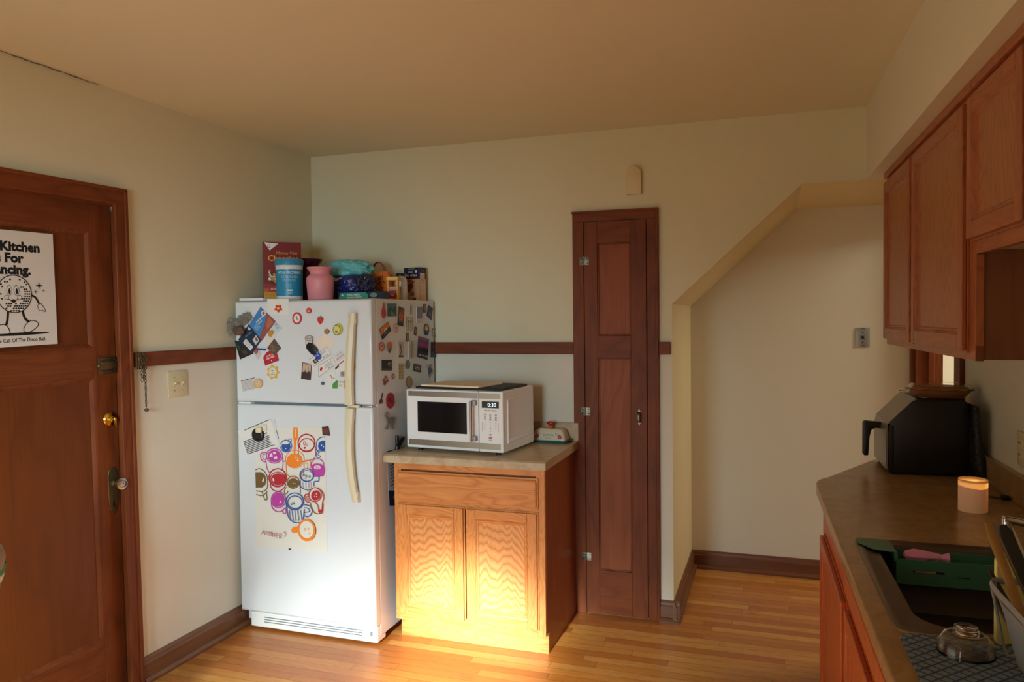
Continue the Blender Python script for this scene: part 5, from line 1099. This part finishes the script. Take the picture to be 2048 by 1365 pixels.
p0 = Vector(fto(*F2(*z4(365, 648)), .005))-PN.location; p1 = Vector(fto(*F2(*z4(450, 655)), .005))-PN.location
part(PN, 'barrel', MB().tube([p0, p1], .0045, col('2a3f9a'), 10))
FOIL = pbr('clear_crumpled_wrap', 'd6d2c6', .12, spec=1., Transmission_Weight=.75, IOR=1.2); bump(FOIL, noise(FOIL, coords(FOIL, (1, 1, 1)), 60, 3, .6, 1.5), 1., .01)
TW = thing('treat_bag', 'crumpled clear bag of brown treats hanging at the left edge of the freezer door', 'treat bag', Vector(fto(*F2(*z4(170, 420)), .02)), group=None)
m = MB(); blob(m, (-.03, 0, .005), (.044, .014, .036), FOIL, .55, 4.5, 3, sub=5); blob(m, (.034, .004, .045), (.036, .009, .022), FOIL, .6, 5.0, 7, sub=5, ry=-.5); part(TW, 'wrap', m, smooth=25)
m = MB(); blob(m, (.01, -.008, -.012), (.030, .012, .024), pbr('brown_treat', '5a4436', .6), .2, 2.5, 8, sub=4); part(TW, 'treats', m, 'brown treats', smooth=50)
A = Fb(458, 818, 594, 982, thick=.004, base=col('dcb42e'), shape=circ(56, f=lambda t: .86+.14*cos(2*pi*t*7+.3))); A.disc(.5, .5, .30, col('dcd8cc'), .31); 
for k, t in enumerate(('life', 'is', 'sweet')): A.text(t, .5, .56-.13*k, .15, col('4a4f48'), .83, .012)
A.done('flower_magnet', 'large yellow flower magnet with white middle and grey words on the freezer door', 'magnet', GM)
A = FQ(z4(165, 990), z4(325, 950), z4(385, 1080), z4(188, 1125), thick=.0003, base=PAP); A.lines(.05, .95, .05, .85, 9, col('a8a0a4'), .6); A.rect(.05, .9, .98, .955, INK); A.done('receipt', 'printed receipt pinned at the lower left of the freezer door', 'slip', GP)
A = Fb(320, 970, 417, 1076, thick=.005, base=col('c49a62'), shape=circ(28), lift=.0008); A.disc(.5, .5, .42, col('d8b684'), .42); A.disc(.46, .56, .13, col('e8dccc')); A.disc(.46, .56, .05, INK)
for k in range(7): A.disc(.5+.32*cos(k*.9), .5+.32*sin(k*.9), .03, col('a8763e'), .03, 8)
A.done('cookie_magnet', 'tan cookie-shaped magnet holding the receipt at the lower left', 'magnet', GM)
# lower door: note, round clip, mug print
def z6(X, Y): return (460+X/4.55, 820+Y/4.55)
A = FQ(z6(232, 150), z6(868, 163), z6(888, 1310), z6(240, 1238), thick=.0006, base=pbr('print_paper', 'dcd9cc', .65), lift=.0006, shape=[(.03, 0), (1, 0), (1, 1), (0, 1), (0, .02), (.012, .005)]); asM = .66
def mu(X, Y):
    t = (X-(232+8*(Y-150)/1090))/(636+12*(Y-150)/1100); top = 150+13*t; bot = 1238+72*t; return (t, 1-(Y-top)/(bot-top))
cb, cr, co_, cp, cw = col('1f4f9c'), col('b3202c'), col('ee8320'), col('b83a9c'), col('6f5426'); PP = pbr('print_paper', 'dcd9cc', .65)
def cl_(pts): return [(min(1, max(0, u)), v) for u, v in (mu(*p) for p in pts)]
def ell(cx, cy, rx, ry, rot=0, n=26): return [(cx+rx*cos(t)*cos(rot)-ry*sin(t)*sin(rot), cy+rx*cos(t)*sin(rot)+ry*sin(t)*cos(rot)) for t in [2*pi*k/n for k in range(n)]]
def fillp(pts, c): A.poly(cl_(pts), c)
def ln(pts, c, w=8, closed=False, sm=5): A.stroke(cl_(pts), w/1140, c, asM, closed, sm)
def mug(cx, cy, rx, ry, c, fill=True, body=None, w=8, inner=.78, rot=0, dy=0):
    if body: ln(body, c, w)
    ln(ell(cx, cy, rx, ry, rot, 18), c, w, True, 3)
    if fill: fillp(ell(cx, cy+dy, rx*inner, ry*inner, rot), c)
# left to right, top to bottom
ln([(588, 163), (583, 230), (592, 300), (588, 390)], co_, 10); ln([(618, 163), (622, 240), (605, 300), (600, 390)], co_, 10); fillp([(584, 163), (622, 163), (618, 240), (604, 300), (600, 400), (588, 400), (590, 300), (582, 230)], co_); fillp([(600, 170), (606, 170), (606, 250), (601, 250)], PP)
mug(518, 330, 52, 54, cb, body=None, w=9, inner=.8, dy=6); fillp(ell(512, 302, 30, 13), PP); ln([(535, 290), (548, 266), (566, 272), (560, 300), (548, 305)], cb, 8); fillp(ell(515, 352, 6, 5), PP)
ln(ell(703, 300, 75, 76, 0, 18), cr, 13, True, 3); ln(ell(706, 322, 66, 60, 0, 18), cr, 10, True, 3); ln([(632, 330), (632, 430), (650, 470), (720, 462), (780, 430), (786, 330)], cr, 7); ln(ell(685, 306, 10, 15, 0, 10), cr, 5, True, 3); ln(ell(708, 318, 6, 9, 0, 10), cr, 4, True, 3); fillp(ell(688, 346, 9, 9), cr)
ln([(868, 246), (830, 252), (800, 280), (790, 330), (800, 370), (868, 374)], cb, 8); fillp([(868, 280), (840, 282), (815, 296), (806, 330), (815, 358), (840, 372), (868, 374)], cb); ln([(822, 372), (800, 380), (790, 405), (798, 432), (820, 434), (826, 420), (806, 410), (810, 390), (824, 386)], cb, 6); fillp(ell(838, 322, 6, 6), PP); fillp(ell(856, 336, 5, 5), PP)
ln(ell(412, 418, 74, 66, .1, 18), cp, 10, True, 3); fillp(ell(412, 420, 62, 56, .1), cp); fillp([(372, 400), (392, 392), (398, 425), (366, 430)], PP); fillp([(398, 384), (424, 380), (430, 402), (406, 404)], PP); fillp([(408, 430), (436, 420), (440, 444), (412, 450)], PP); ln([(332, 440), (342, 520), (360, 562), (372, 572)], cp, 8); ln([(488, 430), (492, 500), (484, 545)], cp, 8); ln([(338, 388), (300, 390), (284, 410), (290, 450), (318, 472), (335, 470)], cp, 9); ln([(332, 404), (306, 408), (306, 440), (326, 454)], cp, 7)
mug(600, 448, 84, 80, co_, fill=False, w=6); fillp(ell(597, 460, 70, 64), co_); fillp(ell(612, 436, 6, 6), PP); fillp(ell(628, 460, 7, 8), PP); fillp(ell(628, 437, 4, 5), PP); ln([(520, 480), (524, 560), (540, 596), (590, 612), (640, 620), (672, 600), (682, 540), (684, 490)], co_, 7); ln([(684, 465), (720, 458), (742, 480), (738, 530), (726, 540)], co_, 8); ln([(684, 486), (708, 484), (718, 500), (712, 530)], co_, 6)
ln(ell(803, 500, 56, 56, 0, 18), cp, 8, True, 3); fillp([(755, 500), (775, 490), (800, 486), (835, 492), (868, 520), (870, 560), (858, 600), (815, 610), (770, 590), (750, 550)], cp); fillp(ell(803, 522, 30, 18), PP); ln(ell(798, 522, 9, 10, 0, 10), cp, 4, True, 3); ln(ell(816, 524, 5, 7, 0, 8), cp, 4, True, 3)
ln([(238, 545), (280, 534), (330, 570), (350, 620), (350, 700), (330, 730), (290, 742), (245, 735)], cw, 8); fillp([(238, 566), (290, 566), (325, 590), (338, 635), (330, 680), (300, 704), (242, 706)], cw); fillp([(300, 650), (316, 610), (322, 640), (308, 660)], PP); ln([(244, 768), (290, 780), (320, 770), (350, 740)], cw, 8); ln([(300, 745), (320, 800), (335, 820), (348, 805), (338, 745)], cw, 8)
mug(445, 616, 80, 82, cr, fill=False, w=11); fillp(ell(450, 630, 66, 54), cr); ln(ell(448, 628, 72, 64, 0, 18), cr, 7, True, 3); fillp([(398, 640), (402, 618), (412, 625), (416, 645), (412, 655)], PP); ln([(375, 670), (388, 710), (420, 736), (470, 735), (510, 700), (520, 670)], cr, 9)
mug(587, 657, 55, 56, cw, fill=False, w=7); fillp(ell(587, 664, 48, 42), cw); fillp(ell(590, 668, 4, 5), PP); fillp(ell(606, 668, 4, 5), PP); ln([(532, 700), (512, 720), (508, 750), (520, 765), (540, 745), (530, 735)], cw, 6); ln([(640, 660), (652, 700), (652, 760)], cw, 7)
ln(ell(711, 592, 62, 58, 0, 18), cb, 8, True, 3); ln(ell(712, 598, 56, 48, 0, 18), cb, 6, True, 3); ln(ell(686, 592, 8, 10, 0, 10), cb, 4, True, 3); ln(ell(708, 602, 7, 10, 0, 10), cb, 4, True, 3); ln(ell(736, 604, 7, 8, 0, 10), cb, 4, True, 3); fillp(ell(697, 620, 5, 4), cb); ln([(654, 640), (654, 690), (680, 715), (720, 728), (740, 720)], cb, 7); ln([(775, 650), (776, 695)], cb, 7)
for x in (678, 703, 728, 750): ln([(x, 655), (x+2, 712)], cb, 4, sm=0)
ln([(775, 605), (812, 602), (820, 612), (816, 645), (780, 648)], cb, 8)
ln(ell(455, 815, 66, 72, 0, 18), cp, 8, True, 3); fillp(ell(453, 815, 55, 64), cp); ln([(390, 830), (396, 880), (430, 918), (480, 922), (515, 890)], cp, 9); ln([(488, 905), (500, 935), (520, 942), (526, 920), (518, 885)], cp, 8); fillp(ell(478, 832, 6, 9), PP); fillp(ell(470, 845, 5, 5), PP)
ln(ell(605, 830, 80, 76, 0, 18), cb, 9, True, 3); ln(ell(607, 838, 66, 58, 0, 18), cb, 9, True, 3); ln(ell(578, 852, 9, 10, 0, 10), cb, 5, True, 3); fillp(ell(598, 852, 7, 6), cb); fillp(ell(598, 840, 4, 4), cb); ln([(528, 850), (538, 930), (556, 985), (600, 1020), (650, 1022), (680, 1000), (692, 900)], cb, 9)
for x in (556, 580, 605, 632, 660): ln([(x, 905), (x+12, 1005)], cb, 7, sm=0)
ln([(692, 860), (740, 870), (764, 905), (750, 950), (720, 968), (694, 958)], cb, 9); ln([(694, 885), (728, 895), (738, 920), (694, 930)], cb, 7)
mug(788, 768, 56, 64, cr, fill=False, w=8, rot=.2); fillp(ell(793, 775, 38, 46, .2), cr); ln([(800, 705), (850, 740), (866, 790), (855, 840), (850, 920)], cr, 8); ln([(730, 765), (705, 765), (696, 790), (712, 830), (742, 836)], cr, 9); ln([(735, 780), (716, 785), (722, 812), (742, 818)], cr, 6); ln([(748, 840), (755, 890), (790, 935), (830, 940), (845, 930)], cw, 8); ln([(790, 835), (815, 870), (825, 925), (852, 930), (858, 850)], cr, 8); fillp([(818, 900), (845, 905), (845, 928), (818, 925)], cr); fillp(ell(802, 760, 4, 7), PP); fillp(ell(806, 785, 6, 6), PP); fillp(ell(788, 782, 4, 4), PP)
ln([(495, 462), (520, 468)], cb, 6, sm=0)
fillp([(636, 1050), (625, 1062), (598, 1060), (578, 1080), (582, 1108), (605, 1115), (640, 1110)], co_); fillp(ell(716, 1090, 80, 102, -.12), co_); fillp(ell(716, 1085, 62, 78, -.1), PP); ln(ell(705, 1083, 9, 10, 0, 10), co_, 5, True, 3); ln(ell(733, 1078, 6, 8, 0, 10), co_, 5, True, 3); ln(ell(743, 1118, 6, 7, 0, 10), co_, 4, True, 3)
def gl(ch, x, y, s):
    G = {'A': [[(0, 0), (.35, 1), (.75, 0)], [(.12, .4), (.6, .4)]], 'N': [[(0, 0), (0, 1), (.65, 0), (.65, 1)]], 'O': [[(.35, 1), (0, .7), (.1, .1), (.45, 0), (.75, .4), (.65, .85), (.35, 1)]], 'T': [[(0, 1), (.8, 1)], [(.4, 1), (.4, 0)]], 'H': [[(0, 0), (0, 1)], [(.6, 0), (.6, 1)], [(0, .5), (.6, .5)]], 'E': [[(.6, 1), (0, 1), (0, 0), (.6, 0)], [(0, .5), (.5, .5)]], 'R': [[(0, 0), (0, 1), (.5, .95), (.5, .6), (0, .5), (.6, 0)]], '?': [[(0, .8), (.25, 1.05), (.5, .8), (.3, .5), (.25, .25)], [(.25, .05), (.27, .0)]]}
    for st in G[ch]: ln([(x+s*.8*a, y-s*b) for a, b in st], col('a83050'), 5, sm=0)
for ch, x, y, s in (('A', 306, 1128, 46), ('N', 337, 1132, 36), ('O', 365, 1138, 32), ('T', 385, 1142, 34), ('H', 410, 1152, 40), ('E', 442, 1160, 40), ('R', 472, 1166, 42), ('?', 508, 1166, 62)): gl(ch, x, y, s)
A.done('art_print', 'paper print of colourful coffee mugs lettered ANOTHER? on the lower fridge door', 'print')
A = FQ(z6(842, 155), z6(898, 148), z6(915, 236), z6(848, 230), thick=.004, base=col('4a2418'), lift=.0018); A.poly([(.1, .2), (.9, .15), (.8, .7), (.3, .8)], col('6a3422')); A.done('corner_magnet', 'dark brown magnet on the upper right corner of the mug print', 'magnet')
A = FQ(z6(534, 1262), z6(560, 1262), z6(556, 1274), z6(540, 1274), thick=.003, base=INK); A.done('corner_magnet', 'tiny black magnet under the bottom edge of the mug print', 'magnet')
A = FQ(z6(290, 100), z6(405, 85), z6(468, 335), z6(330, 380), thick=.0004, base=PAP2, lift=.0016); A.rect(.94, .3, .98, .6, INK); A.done('note', 'second white sheet showing behind the typed note on the lower fridge door', 'note')
A = FQ(z6(72, 198), z6(368, 70), z6(452, 330), z6(152, 436), thick=.0004, base=PAP, lift=.0024); A.lines(.06, .95, .06, .58, 9, col('4a4f5a'), .55, .35); A.rect(.2, .93, .96, .955, INK); A.rect(.4, .66, .62, .69, INK); A.done('typed_note', 'tilted white note typed with small lines on the lower fridge door', 'note')
RC = thing('round_clip', 'round black magnetic clip with cream tab holding the typed note', 'magnet clip', Vector(fto(*F2(518.2, 869.5), .0035)))
m = MB(); m.M = Matrix.Rotation(pi/2, 4, 'X'); m.lathe([(.035, 0), (.036, .004), (.034, .010), (.024, .014), (.022, .011), (0, .010)], BLK, 36); part(RC, 'disc', m, smooth=50)
m = MB(); m.box(-.002, .030, -.026, -.010, .012, .040, pbr('cream_tab', 'dfcfa8', .45), .006, 3); m.box(.024, .052, -.006, .0, .018, .052, pbr('cream_tab2', 'dcd2bc', .45), .005, 3); part(RC, 'tab', m, 'cream tab', smooth=40)
# ---- side of the refrigerator
def z5(X, Y): return (730+X/4.55, 590+Y/4.55)
def SQ(*c, lift=.0004, thick=.003, **k): q = [S2(*z5(*p)) for p in c]; return Art([q[3], q[2], q[1], q[0]], sto, n0=lift, thick=thick, **k)
def Sb(X0, Y0, X1, Y1, **k): return SQ((X0, Y0), (X1, Y0), (X1, Y1), (X0, Y1), **k)
def end(A, name, lab, cat='magnet'): A.done(name, lab, cat, GS)
MT = col('b9b2a4')
A = Sb(145, 70, 188, 215, base=col('b04a44'), shape=[(.42, 1), (.6, 1), (.66, .75), (.9, .5), (1, .25), (.8, .05), (.5, 0), (.2, .05), (0, .25), (.1, .5), (.34, .75)]); A.disc(.4, .35, .08, col('8a3030'), .03); A.disc(.65, .35, .08, col('8a3030'), .03); A.stroke([(.35, 0), (.3, -.17)], .02, col('6a4038'), .3, smooth=0); A.stroke([(.62, 0), (.64, -.17)], .02, col('6a4038'), .3, smooth=0); end(A, 'shrimp_magnet', 'long red pear-shaped magnet at the top front corner of the fridge side')
A = Sb(202, 80, 282, 197, base=col('35484e')); A.rect(0, .6, 1, 1, col('4a6a80')); A.poly([(0, .6), (.3, .75), (.6, .62), (1, .8), (1, .4), (0, .35)], col('2f4a30')); A.poly([(.4, .5), (.6, .3), (.9, .1), (.9, 0), (.4, 0), (.3, .3)], col('50788c')); end(A, 'landscape_magnet', 'blue and green river landscape magnet at the top of the fridge side')
A = SQ((303, 105), (353, 125), (342, 290), (293, 275), base=col('6a5a44')); A.rect(.08, .82, .92, .96, col('2a221c')); A.text('OLD NICK', .5, .84, .09, col('c0a070'), .35, .01); A.disc(.5, .52, .38, col('c8622a'), .24); A.disc(.5, .66, .2, col('b04a1c'), .1); A.stroke([(.3, .35), (.4, .5), (.6, .42), (.7, .6)], .02, INK, .35); A.rect(.08, .04, .92, .2, col('2a221c')); A.stroke([(.03, .02), (.97, .02), (.97, .98), (.03, .98)], .02, INK, .35, True, 0); end(A, 'poster_magnet', 'tall orange and black picture magnet right of the river landscape')
A = Sb(402, 88, 430, 180, base=col('c8c4ba')); A.stroke([(.5, .1), (.4, .5), (.6, .8)], .08, col('5a5854'), .35); A.rect(0, 0, .2, 1, col('8f8c84')); end(A, 'strip_magnet', 'thin pale magnet with a grey figure near the top of the fridge side')
A = Sb(465, 110, 517, 256, base=col('d0ccc2')); A.rect(.02, .26, .98, 1, col('85809c')); A.text('mon', .3, .16, .05, INK, .4); A.text('soir', .7, .08, .05, INK, .4); end(A, 'swatch_magnet', 'lavender swatch magnet with a white strip below')
A = Sb(526, 85, 551, 162, base=col('5a4c3c')); A.rect(.3, .15, .8, .85, col('8a7a5c')); end(A, 'strip_magnet', 'narrow brown magnet near the top rear of the fridge side')
A = SQ((575, 95), (614, 122), (600, 230), (560, 190), base=col('3d3f58')); A.poly([(.1, .1), (.9, .2), (.6, .7)], col('5d5f80')); end(A, 'mountain_magnet', 'tilted slate-blue magnet at the top rear corner of the fridge side')
A = SQ((130, 315), (207, 245), (232, 325), (155, 410), base=col('1f2530')); A.poly([(0, .42), (1, .5), (1, 1), (0, 1)], col('d07a2a')); A.disc(.52, .48, .2, col('e6d8c0'), .2, 18, 0, pi); A.lines(.25, .75, .12, .34, 2, col('8a9098')); end(A, 'sunset_magnet', 'orange and navy sunset magnet turned on its corner')
A = Sb(254, 260, 299, 346, base=col('c08e86'), shape=circ(24)); A.disc(.5, .5, .36, col('d8c8be'), .38); A.stroke([(.3, .6), (.5, .3), (.7, .6)], .05, col('9a4a48'), .5); A.disc(.4, .65, .06, col('9a4a48'), .04); A.disc(.62, .6, .06, col('9a4a48'), .04); end(A, 'round_magnet', 'small oval pink and white magnet below the river landscape')
A = Sb(367, 202, 432, 328, base=col('c9c2b4')); A.stroke([(.04, .02), (.96, .02), (.96, .98), (.04, .98)], .03, INK, .5, True, 0)
for x in (.32, .68):
    A.stroke([(x, .12), (x, .7)], .025, INK, .5, smooth=0)
    for k in range(5): A.stroke([(x, .7), (x+.16*cos(pi*k/4), .7+.1*sin(pi*k/4)-.04)], .018, INK, .5, smooth=0)
end(A, 'palm_magnet', 'black-framed magnet with two line-drawn palms on the fridge side')
A = SQ((452, 288), (472, 300), (462, 374), (442, 358), base=col('4e463c')); A.rect(.3, .2, .7, .8, col('8a8274')); end(A, 'strip_magnet', 'small dark tilted magnet right of the framed palms')
A = Sb(533, 262, 579, 371, base=col('2c3c50'), shape=circ(28)); A.disc(.5, .55, .38, col('c9873a'), .38, 20, 0, pi); A.disc(.5, .56, .2, col('e6cf9a'), .16, 16, 0, pi); A.poly([(.14, .5), (.35, .6), (.5, .52), (.7, .62), (.86, .5), (.5, .38)], col('d8d4c8')); end(A, 'round_magnet', 'oval badge magnet with an orange sky and navy water')
A = Sb(600, 305, 632, 386, base=MT, shape=[(0, 0), (.8, 0), (.8, .2), (.4, .25), (.4, .8), (.9, .85), (.9, 1), (.3, 1), (0, .8)]); A.stroke([(.15, .1), (.2, .8), (.6, .92)], .08, col('4a443c'), .4); end(A, 'letter_magnet', 'dark bracket-shaped magnet near the rear edge of the fridge side')
A = Sb(370, 345, 394, 426, base=col('50463a')); A.rect(.35, .1, .75, .9, col('a89a80')); end(A, 'strip_magnet', 'narrow tan and brown magnet below the framed palms')
A = Sb(122, 428, 174, 515, base=col('b9605c'), shape=circ(24)); A.disc(.5, .5, .34, col('d0a098'), .34); A.stroke([(.3, .45), (.5, .6), (.72, .45)], .06, INK, .6); A.disc(.4, .5, .05, INK, .05); A.disc(.62, .5, .05, INK, .05); end(A, 'round_magnet', 'round red-pink magnet with a dark face below the sunset magnet')
A = Sb(193, 428, 244, 536, base=col('8a8a80'), shape=[(.5, 0), (.1, .3), (.0, .6), (.1, .9), (.4, 1), (.8, .98), (1, .75), (.9, .4)]); A.disc(.5, .76, .42, col('d8661c'), .22); A.disc(.38, .86, .1, col('f08a30'), .08); A.stroke([(.5, .05), (.5, .5)], .03, INK, .5, smooth=0); A.stroke([(.2, .45), (.5, .2), (.8, .48)], .03, INK, .5); end(A, 'blossom_magnet', 'orange blossom magnet with grey leaves')
A = Sb(298, 428, 345, 571, base=col('c2b8a6')); A.stroke([(.35, .15), (.55, .4), (.4, .7), (.6, .85)], .06, col('5a4434'), .35); A.stroke([(.5, .6), (.8, .8)], .03, col('4a5a3c'), .35); A.stroke([(.4, .7), (.1, .85)], .03, col('4a5a3c'), .35); A.rect(.05, .02, .95, .14, col('4e463e')); end(A, 'plant_magnet', 'tall beige magnet with a brown stem drawing in the middle of the fridge side')
A = Sb(395, 415, 447, 582, base=col('c4bfb4'))
for k in range(7): A.stroke([(.5, .1+.1*k), (.5+.3*random.uniform(-1, 1), .2+.1*k), (.5+.4*random.uniform(-1, 1), .3+.1*k)], .012, col('6a675f'), .3)
A.stroke([(.4, .02), (.5, .4), (.45, .98)], .014, col('6a675f'), .3); end(A, 'branch_magnet', 'pale magnet with a grey branch sketch beside the up north magnet')
A = SQ((486, 374), (578, 404), (565, 592), (472, 566), base=col('22222c')); A.rect(0, .86, 1, 1, col('8f5a84')); A.rect(0, .72, 1, .86, col('6a3d86')); A.rect(0, .56, 1, .72, col('a83a78')); A.rect(0, .46, 1, .56, col('6a2f5c'))
for k in range(9): A.poly([(.03+.11*k, .3), (.07+.11*k, .5+.07*(k % 3)), (.11+.11*k, .3)], col('16161e'))
A.text('up north', .5, .10, .13, col('e8e4e0'), .52, .02); end(A, 'up_north_magnet', 'large purple sunset forest magnet reading up north')
A = Sb(597, 430, 637, 570, base=col('3c4044')); A.stroke([(.3, .2), (.6, .5), (.4, .8)], .05, col('6a7074'), .3); end(A, 'slate_magnet', 'dark grey upright magnet at the rear edge of the fridge side')
A = Sb(150, 592, 240, 690, base=col('1e1f1c')); A.poly([(.5, .6), (1, .9), (1, .3), (.6, .4)], col('5a543a')); A.rect(0, 0, 1, .2, col('4a4634')); A.disc(.68, .66, .1, col('a89a60'), .1); end(A, 'photo_magnet', 'black photo magnet with a dim yellow light below the pink round magnet', 'magnet')
A = Sb(298, 622, 344, 772, base=col('c9bb8c'))
for k in range(10): A.disc(.25+.5*(k % 2), .08+.19*(k//2), .2, col('8f7a3c'), .07, 12); A.disc(.25+.5*(k % 2), .08+.19*(k//2), .1, col('c9bb8c'), .035, 10)
end(A, 'pattern_magnet', 'tall cream and gold patterned magnet')
A = Sb(365, 595, 407, 673, base=col('6e6c66'), shape=circ(20)); A.stroke([(.3, .2), (.6, .5), (.4, .8)], .08, col('a29e94'), .5); end(A, 'round_magnet', 'small oval grey magnet above the tan wooden disc')
A = SQ((440, 625), (506, 642), (502, 708), (437, 694), base=col('3a3634')); A.rect(.08, .72, .92, .86, col('8a4a44')); A.lines(.15, .85, .2, .6, 2, col('d0ccc4'), .5, .1); end(A, 'plaque_magnet', 'small dark plaque magnet with pale lettering')
A = SQ((553, 648), (600, 628), (621, 712), (578, 768), base=col('b0aeb2')); A.poly([(.1, .2), (.95, .3), (.6, .9), (.15, .7)], col('4a5062')); A.poly([(.6, .9), (.8, .7), (.9, .95)], col('b0604c')); end(A, 'peak_magnet', 'pale kite-shaped mountain magnet above the microwave')
A = Sb(157, 735, 211, 826, base=col('8a5a4c'), shape=[(.1, .2), (0, .6), (.3, .7), (.4, 1), (.7, .95), (.7, .7), (1, .5), (.8, .3), (.6, .3), (.4, 0), (.2, .05)]); A.disc(.5, .6, .14, col('d0b8a4'), .12); A.disc(.35, .3, .12, col('5a2f28'), .1); A.disc(.7, .5, .1, col('5a2f28'), .08); end(A, 'crab_magnet', 'ragged red-brown magnet below the black photo magnet')
A = Sb(237, 714, 266, 771, base=col('a85a54'), shape=circ(6)); A.disc(.5, .5, .22, col('d8a8a0'), .2); end(A, 'hexagon_magnet', 'tiny red hexagon magnet')
A = Sb(372, 740, 426, 848, base=col('6a4a30'), shape=circ(28)); A.disc(.5, .5, .43, col('b08e66'), .46, 26); end(A, 'wooden_disc_magnet', 'plain tan wooden disc magnet just above the microwave')
A = Sb(128, 893, 162, 992, base=col('3a2f2c'), shape=[(.1, .0), (.6, .0), (.9, .15), (.8, .35), (.6, .42), (.95, .95), (.8, 1), (.45, .45), (.1, .3), (0, .15)]); A.disc(.42, .18, .22, col('b0443c'), .1); end(A, 'guitar_magnet', 'small guitar-shaped magnet below the ragged red one')
A = Sb(190, 892, 262, 1036, base=col('a81f34'), shape=circ(30)); A.disc(.5, .5, .42, col('8f1a2c'), .44, 28); A.disc(.5, .5, .38, col('b3243c'), .40, 28); A.stroke([(.2, .5), (.4, .66), (.5, .45), (.75, .55)], .07, INK, .5); A.stroke([(.3, .4), (.6, .36), (.8, .42)], .05, INK, .5); end(A, 'round_magnet', 'large round crimson magnet with dark script')
A = Sb(173, 1068, 263, 1226, base=col('7c7a74'), shape=[(.15, 0), (.3, .05), (.32, .25), (.4, .35), (.62, .38), (.58, .22), (.62, .05), (.85, .05), (.8, .2), (.88, .4), (1, .55), (.98, .68), (.85, .72), (.4, .68), (.36, .76), (.42, .88), (.3, 1), (.08, .98), (0, .8), (.12, .62), (.25, .45), (.16, .15), (.08, .06)], thick=.006); A.disc(.22, .86, .14, col('95928a'), .09); A.stroke([(.4, .6), (.6, .64), (.85, .62)], .03, col('5c5a54'), .6); end(A, 'lion_magnet', 'grey metal standing lion magnet low on the fridge side')
# black clip with a leaflet hanging between fridge and cabinet
LFL = SQ((195, 1425), (395, 1375), (395, 1920), (220, 1920), base=pbr('leaflet_paper', 'c6c8cc', .6), thick=.0006); L_ = LFL
L_.poly([(0, .86), (1, .80), (1, 1), (0, 1)], col('1c2238')); L_.text('WASH', .62, .885, .06, col('8f96b0'), .33); L_.poly([(0, 0), (1, 0), (1, .24), (0, .28)], col('1f2a4e')); L_.disc(.55, .15, .34, col('c9a72a'), .08)
for k in range(7): L_.stroke([(.1, .36+.06*k), (.3, .39+.06*k), (.45, .35+.06*k), (.7, .40+.06*k)], .012, INK, .33)
L_.done('leaflet', 'leaflet with navy top and bottom hanging on the fridge side behind the worktop', 'leaflet')
HK = thing('magnetic_clip', 'black forked magnetic clip holding the leaflet on the fridge side', 'magnet clip', Vector(sto(*S2(793, 888), .003)))
def bar(p0, p1, w, name):
    a = Vector(sto(*S2(*p0), .005))-HK.location; b = Vector(sto(*S2(*p1), .005))-HK.location; part(HK, name, MB().tube([a.lerp(b, i/6) for i in range(7)], [w*.8, w, w*1.05, w*1.05, w*1.05, w, w*.7], BLK, 12, flat=(1, .45) if False else None), smooth=60)
bar((792, 872), (793, 893), .010, 'prong'); bar((805, 876), (795, 893), .010, 'prong'); bar((793, 890), (792, 902), .014, 'jaw')
# ================================================================== LIGHT
def area(name, loc, target, sx, sy, power, color, spread=180, spec=1):
    l = bpy.data.lights.new(name, 'AREA'); l.shape = 'RECTANGLE'; l.size = sx; l.size_y = sy; l.energy = power; l.color = color; l.spread = radians(spread); l.specular_factor = spec
    o = bpy.data.objects.new(name, l); C.objects.link(o); o.location = loc; o.rotation_euler = (Vector(target)-Vector(loc)).to_track_quat('-Z', 'Y').to_euler(); return o
w = bpy.data.worlds.new('world'); SC.world = w; w.use_nodes = True
w.node_tree.nodes['Background'].inputs[0].default_value = (.75, .85, 1, 1); w.node_tree.nodes['Background'].inputs[1].default_value = .15
area('assumed_sky_light', (1.55, -5.24, 1.45), (.72, -3.25, .0), 1.35, 1.2, 90, (.64, .87, 1.0), 98)  # assumed daylight: area lamp at the unseen rear window, narrowed and aimed low
area('added_window_fill', (1.55, -5.23, 1.45), (1.3, 0, 1.5), 1.35, 1.2, 10.5, (.95, 1.0, .88), 180)  # weak wide fill added at the same assumed window to lift the upper walls
area('assumed_hall_light', (4.4, .6, 2.3), (3.9, 1.6, 0), .6, .6, 32, (1, .93, .8))  # lamp added in the next room to light its wall; source assumed
def spot(name, loc, target, energy, color, deg, soft, blend=1):
    sp = bpy.data.lights.new(name, 'SPOT'); sp.energy = energy; sp.color = color; sp.spot_size = radians(deg); sp.spot_blend = blend; sp.shadow_soft_size = soft
    so = bpy.data.objects.new(name, sp); C.objects.link(so); so.location = loc; so.rotation_euler = (Vector(target)-Vector(loc)).to_track_quat('-Z', 'Y').to_euler()
spot('added_cabinet_spot', (1.5, -5.2, 1.6), (1.23, -.72, .03), 5200, (.86, .94, 1.0), 12, .10)  # added spot aimed at the cabinet base, standing in for assumed reflected sun
spot('added_floor_spot', (1.5, -5.2, 1.8), (1.25, -2.5, 0), 1750, (.93, .96, .88), 42, .10)  # added spot on the floor out of view, bouncing light to walls and ceiling
vs_ = SC.view_settings; vs_.view_transform = 'Standard'; vs_.look = 'None'; vs_.exposure = 0; vs_.gamma = 1; vs_.use_curve_mapping = False
cy_ = SC.cycles; cy_.use_denoising = True; cy_.max_bounces = 10; cy_.diffuse_bounces = 6; cy_.transmission_bounces = 8; cy_.sample_clamp_indirect = 4
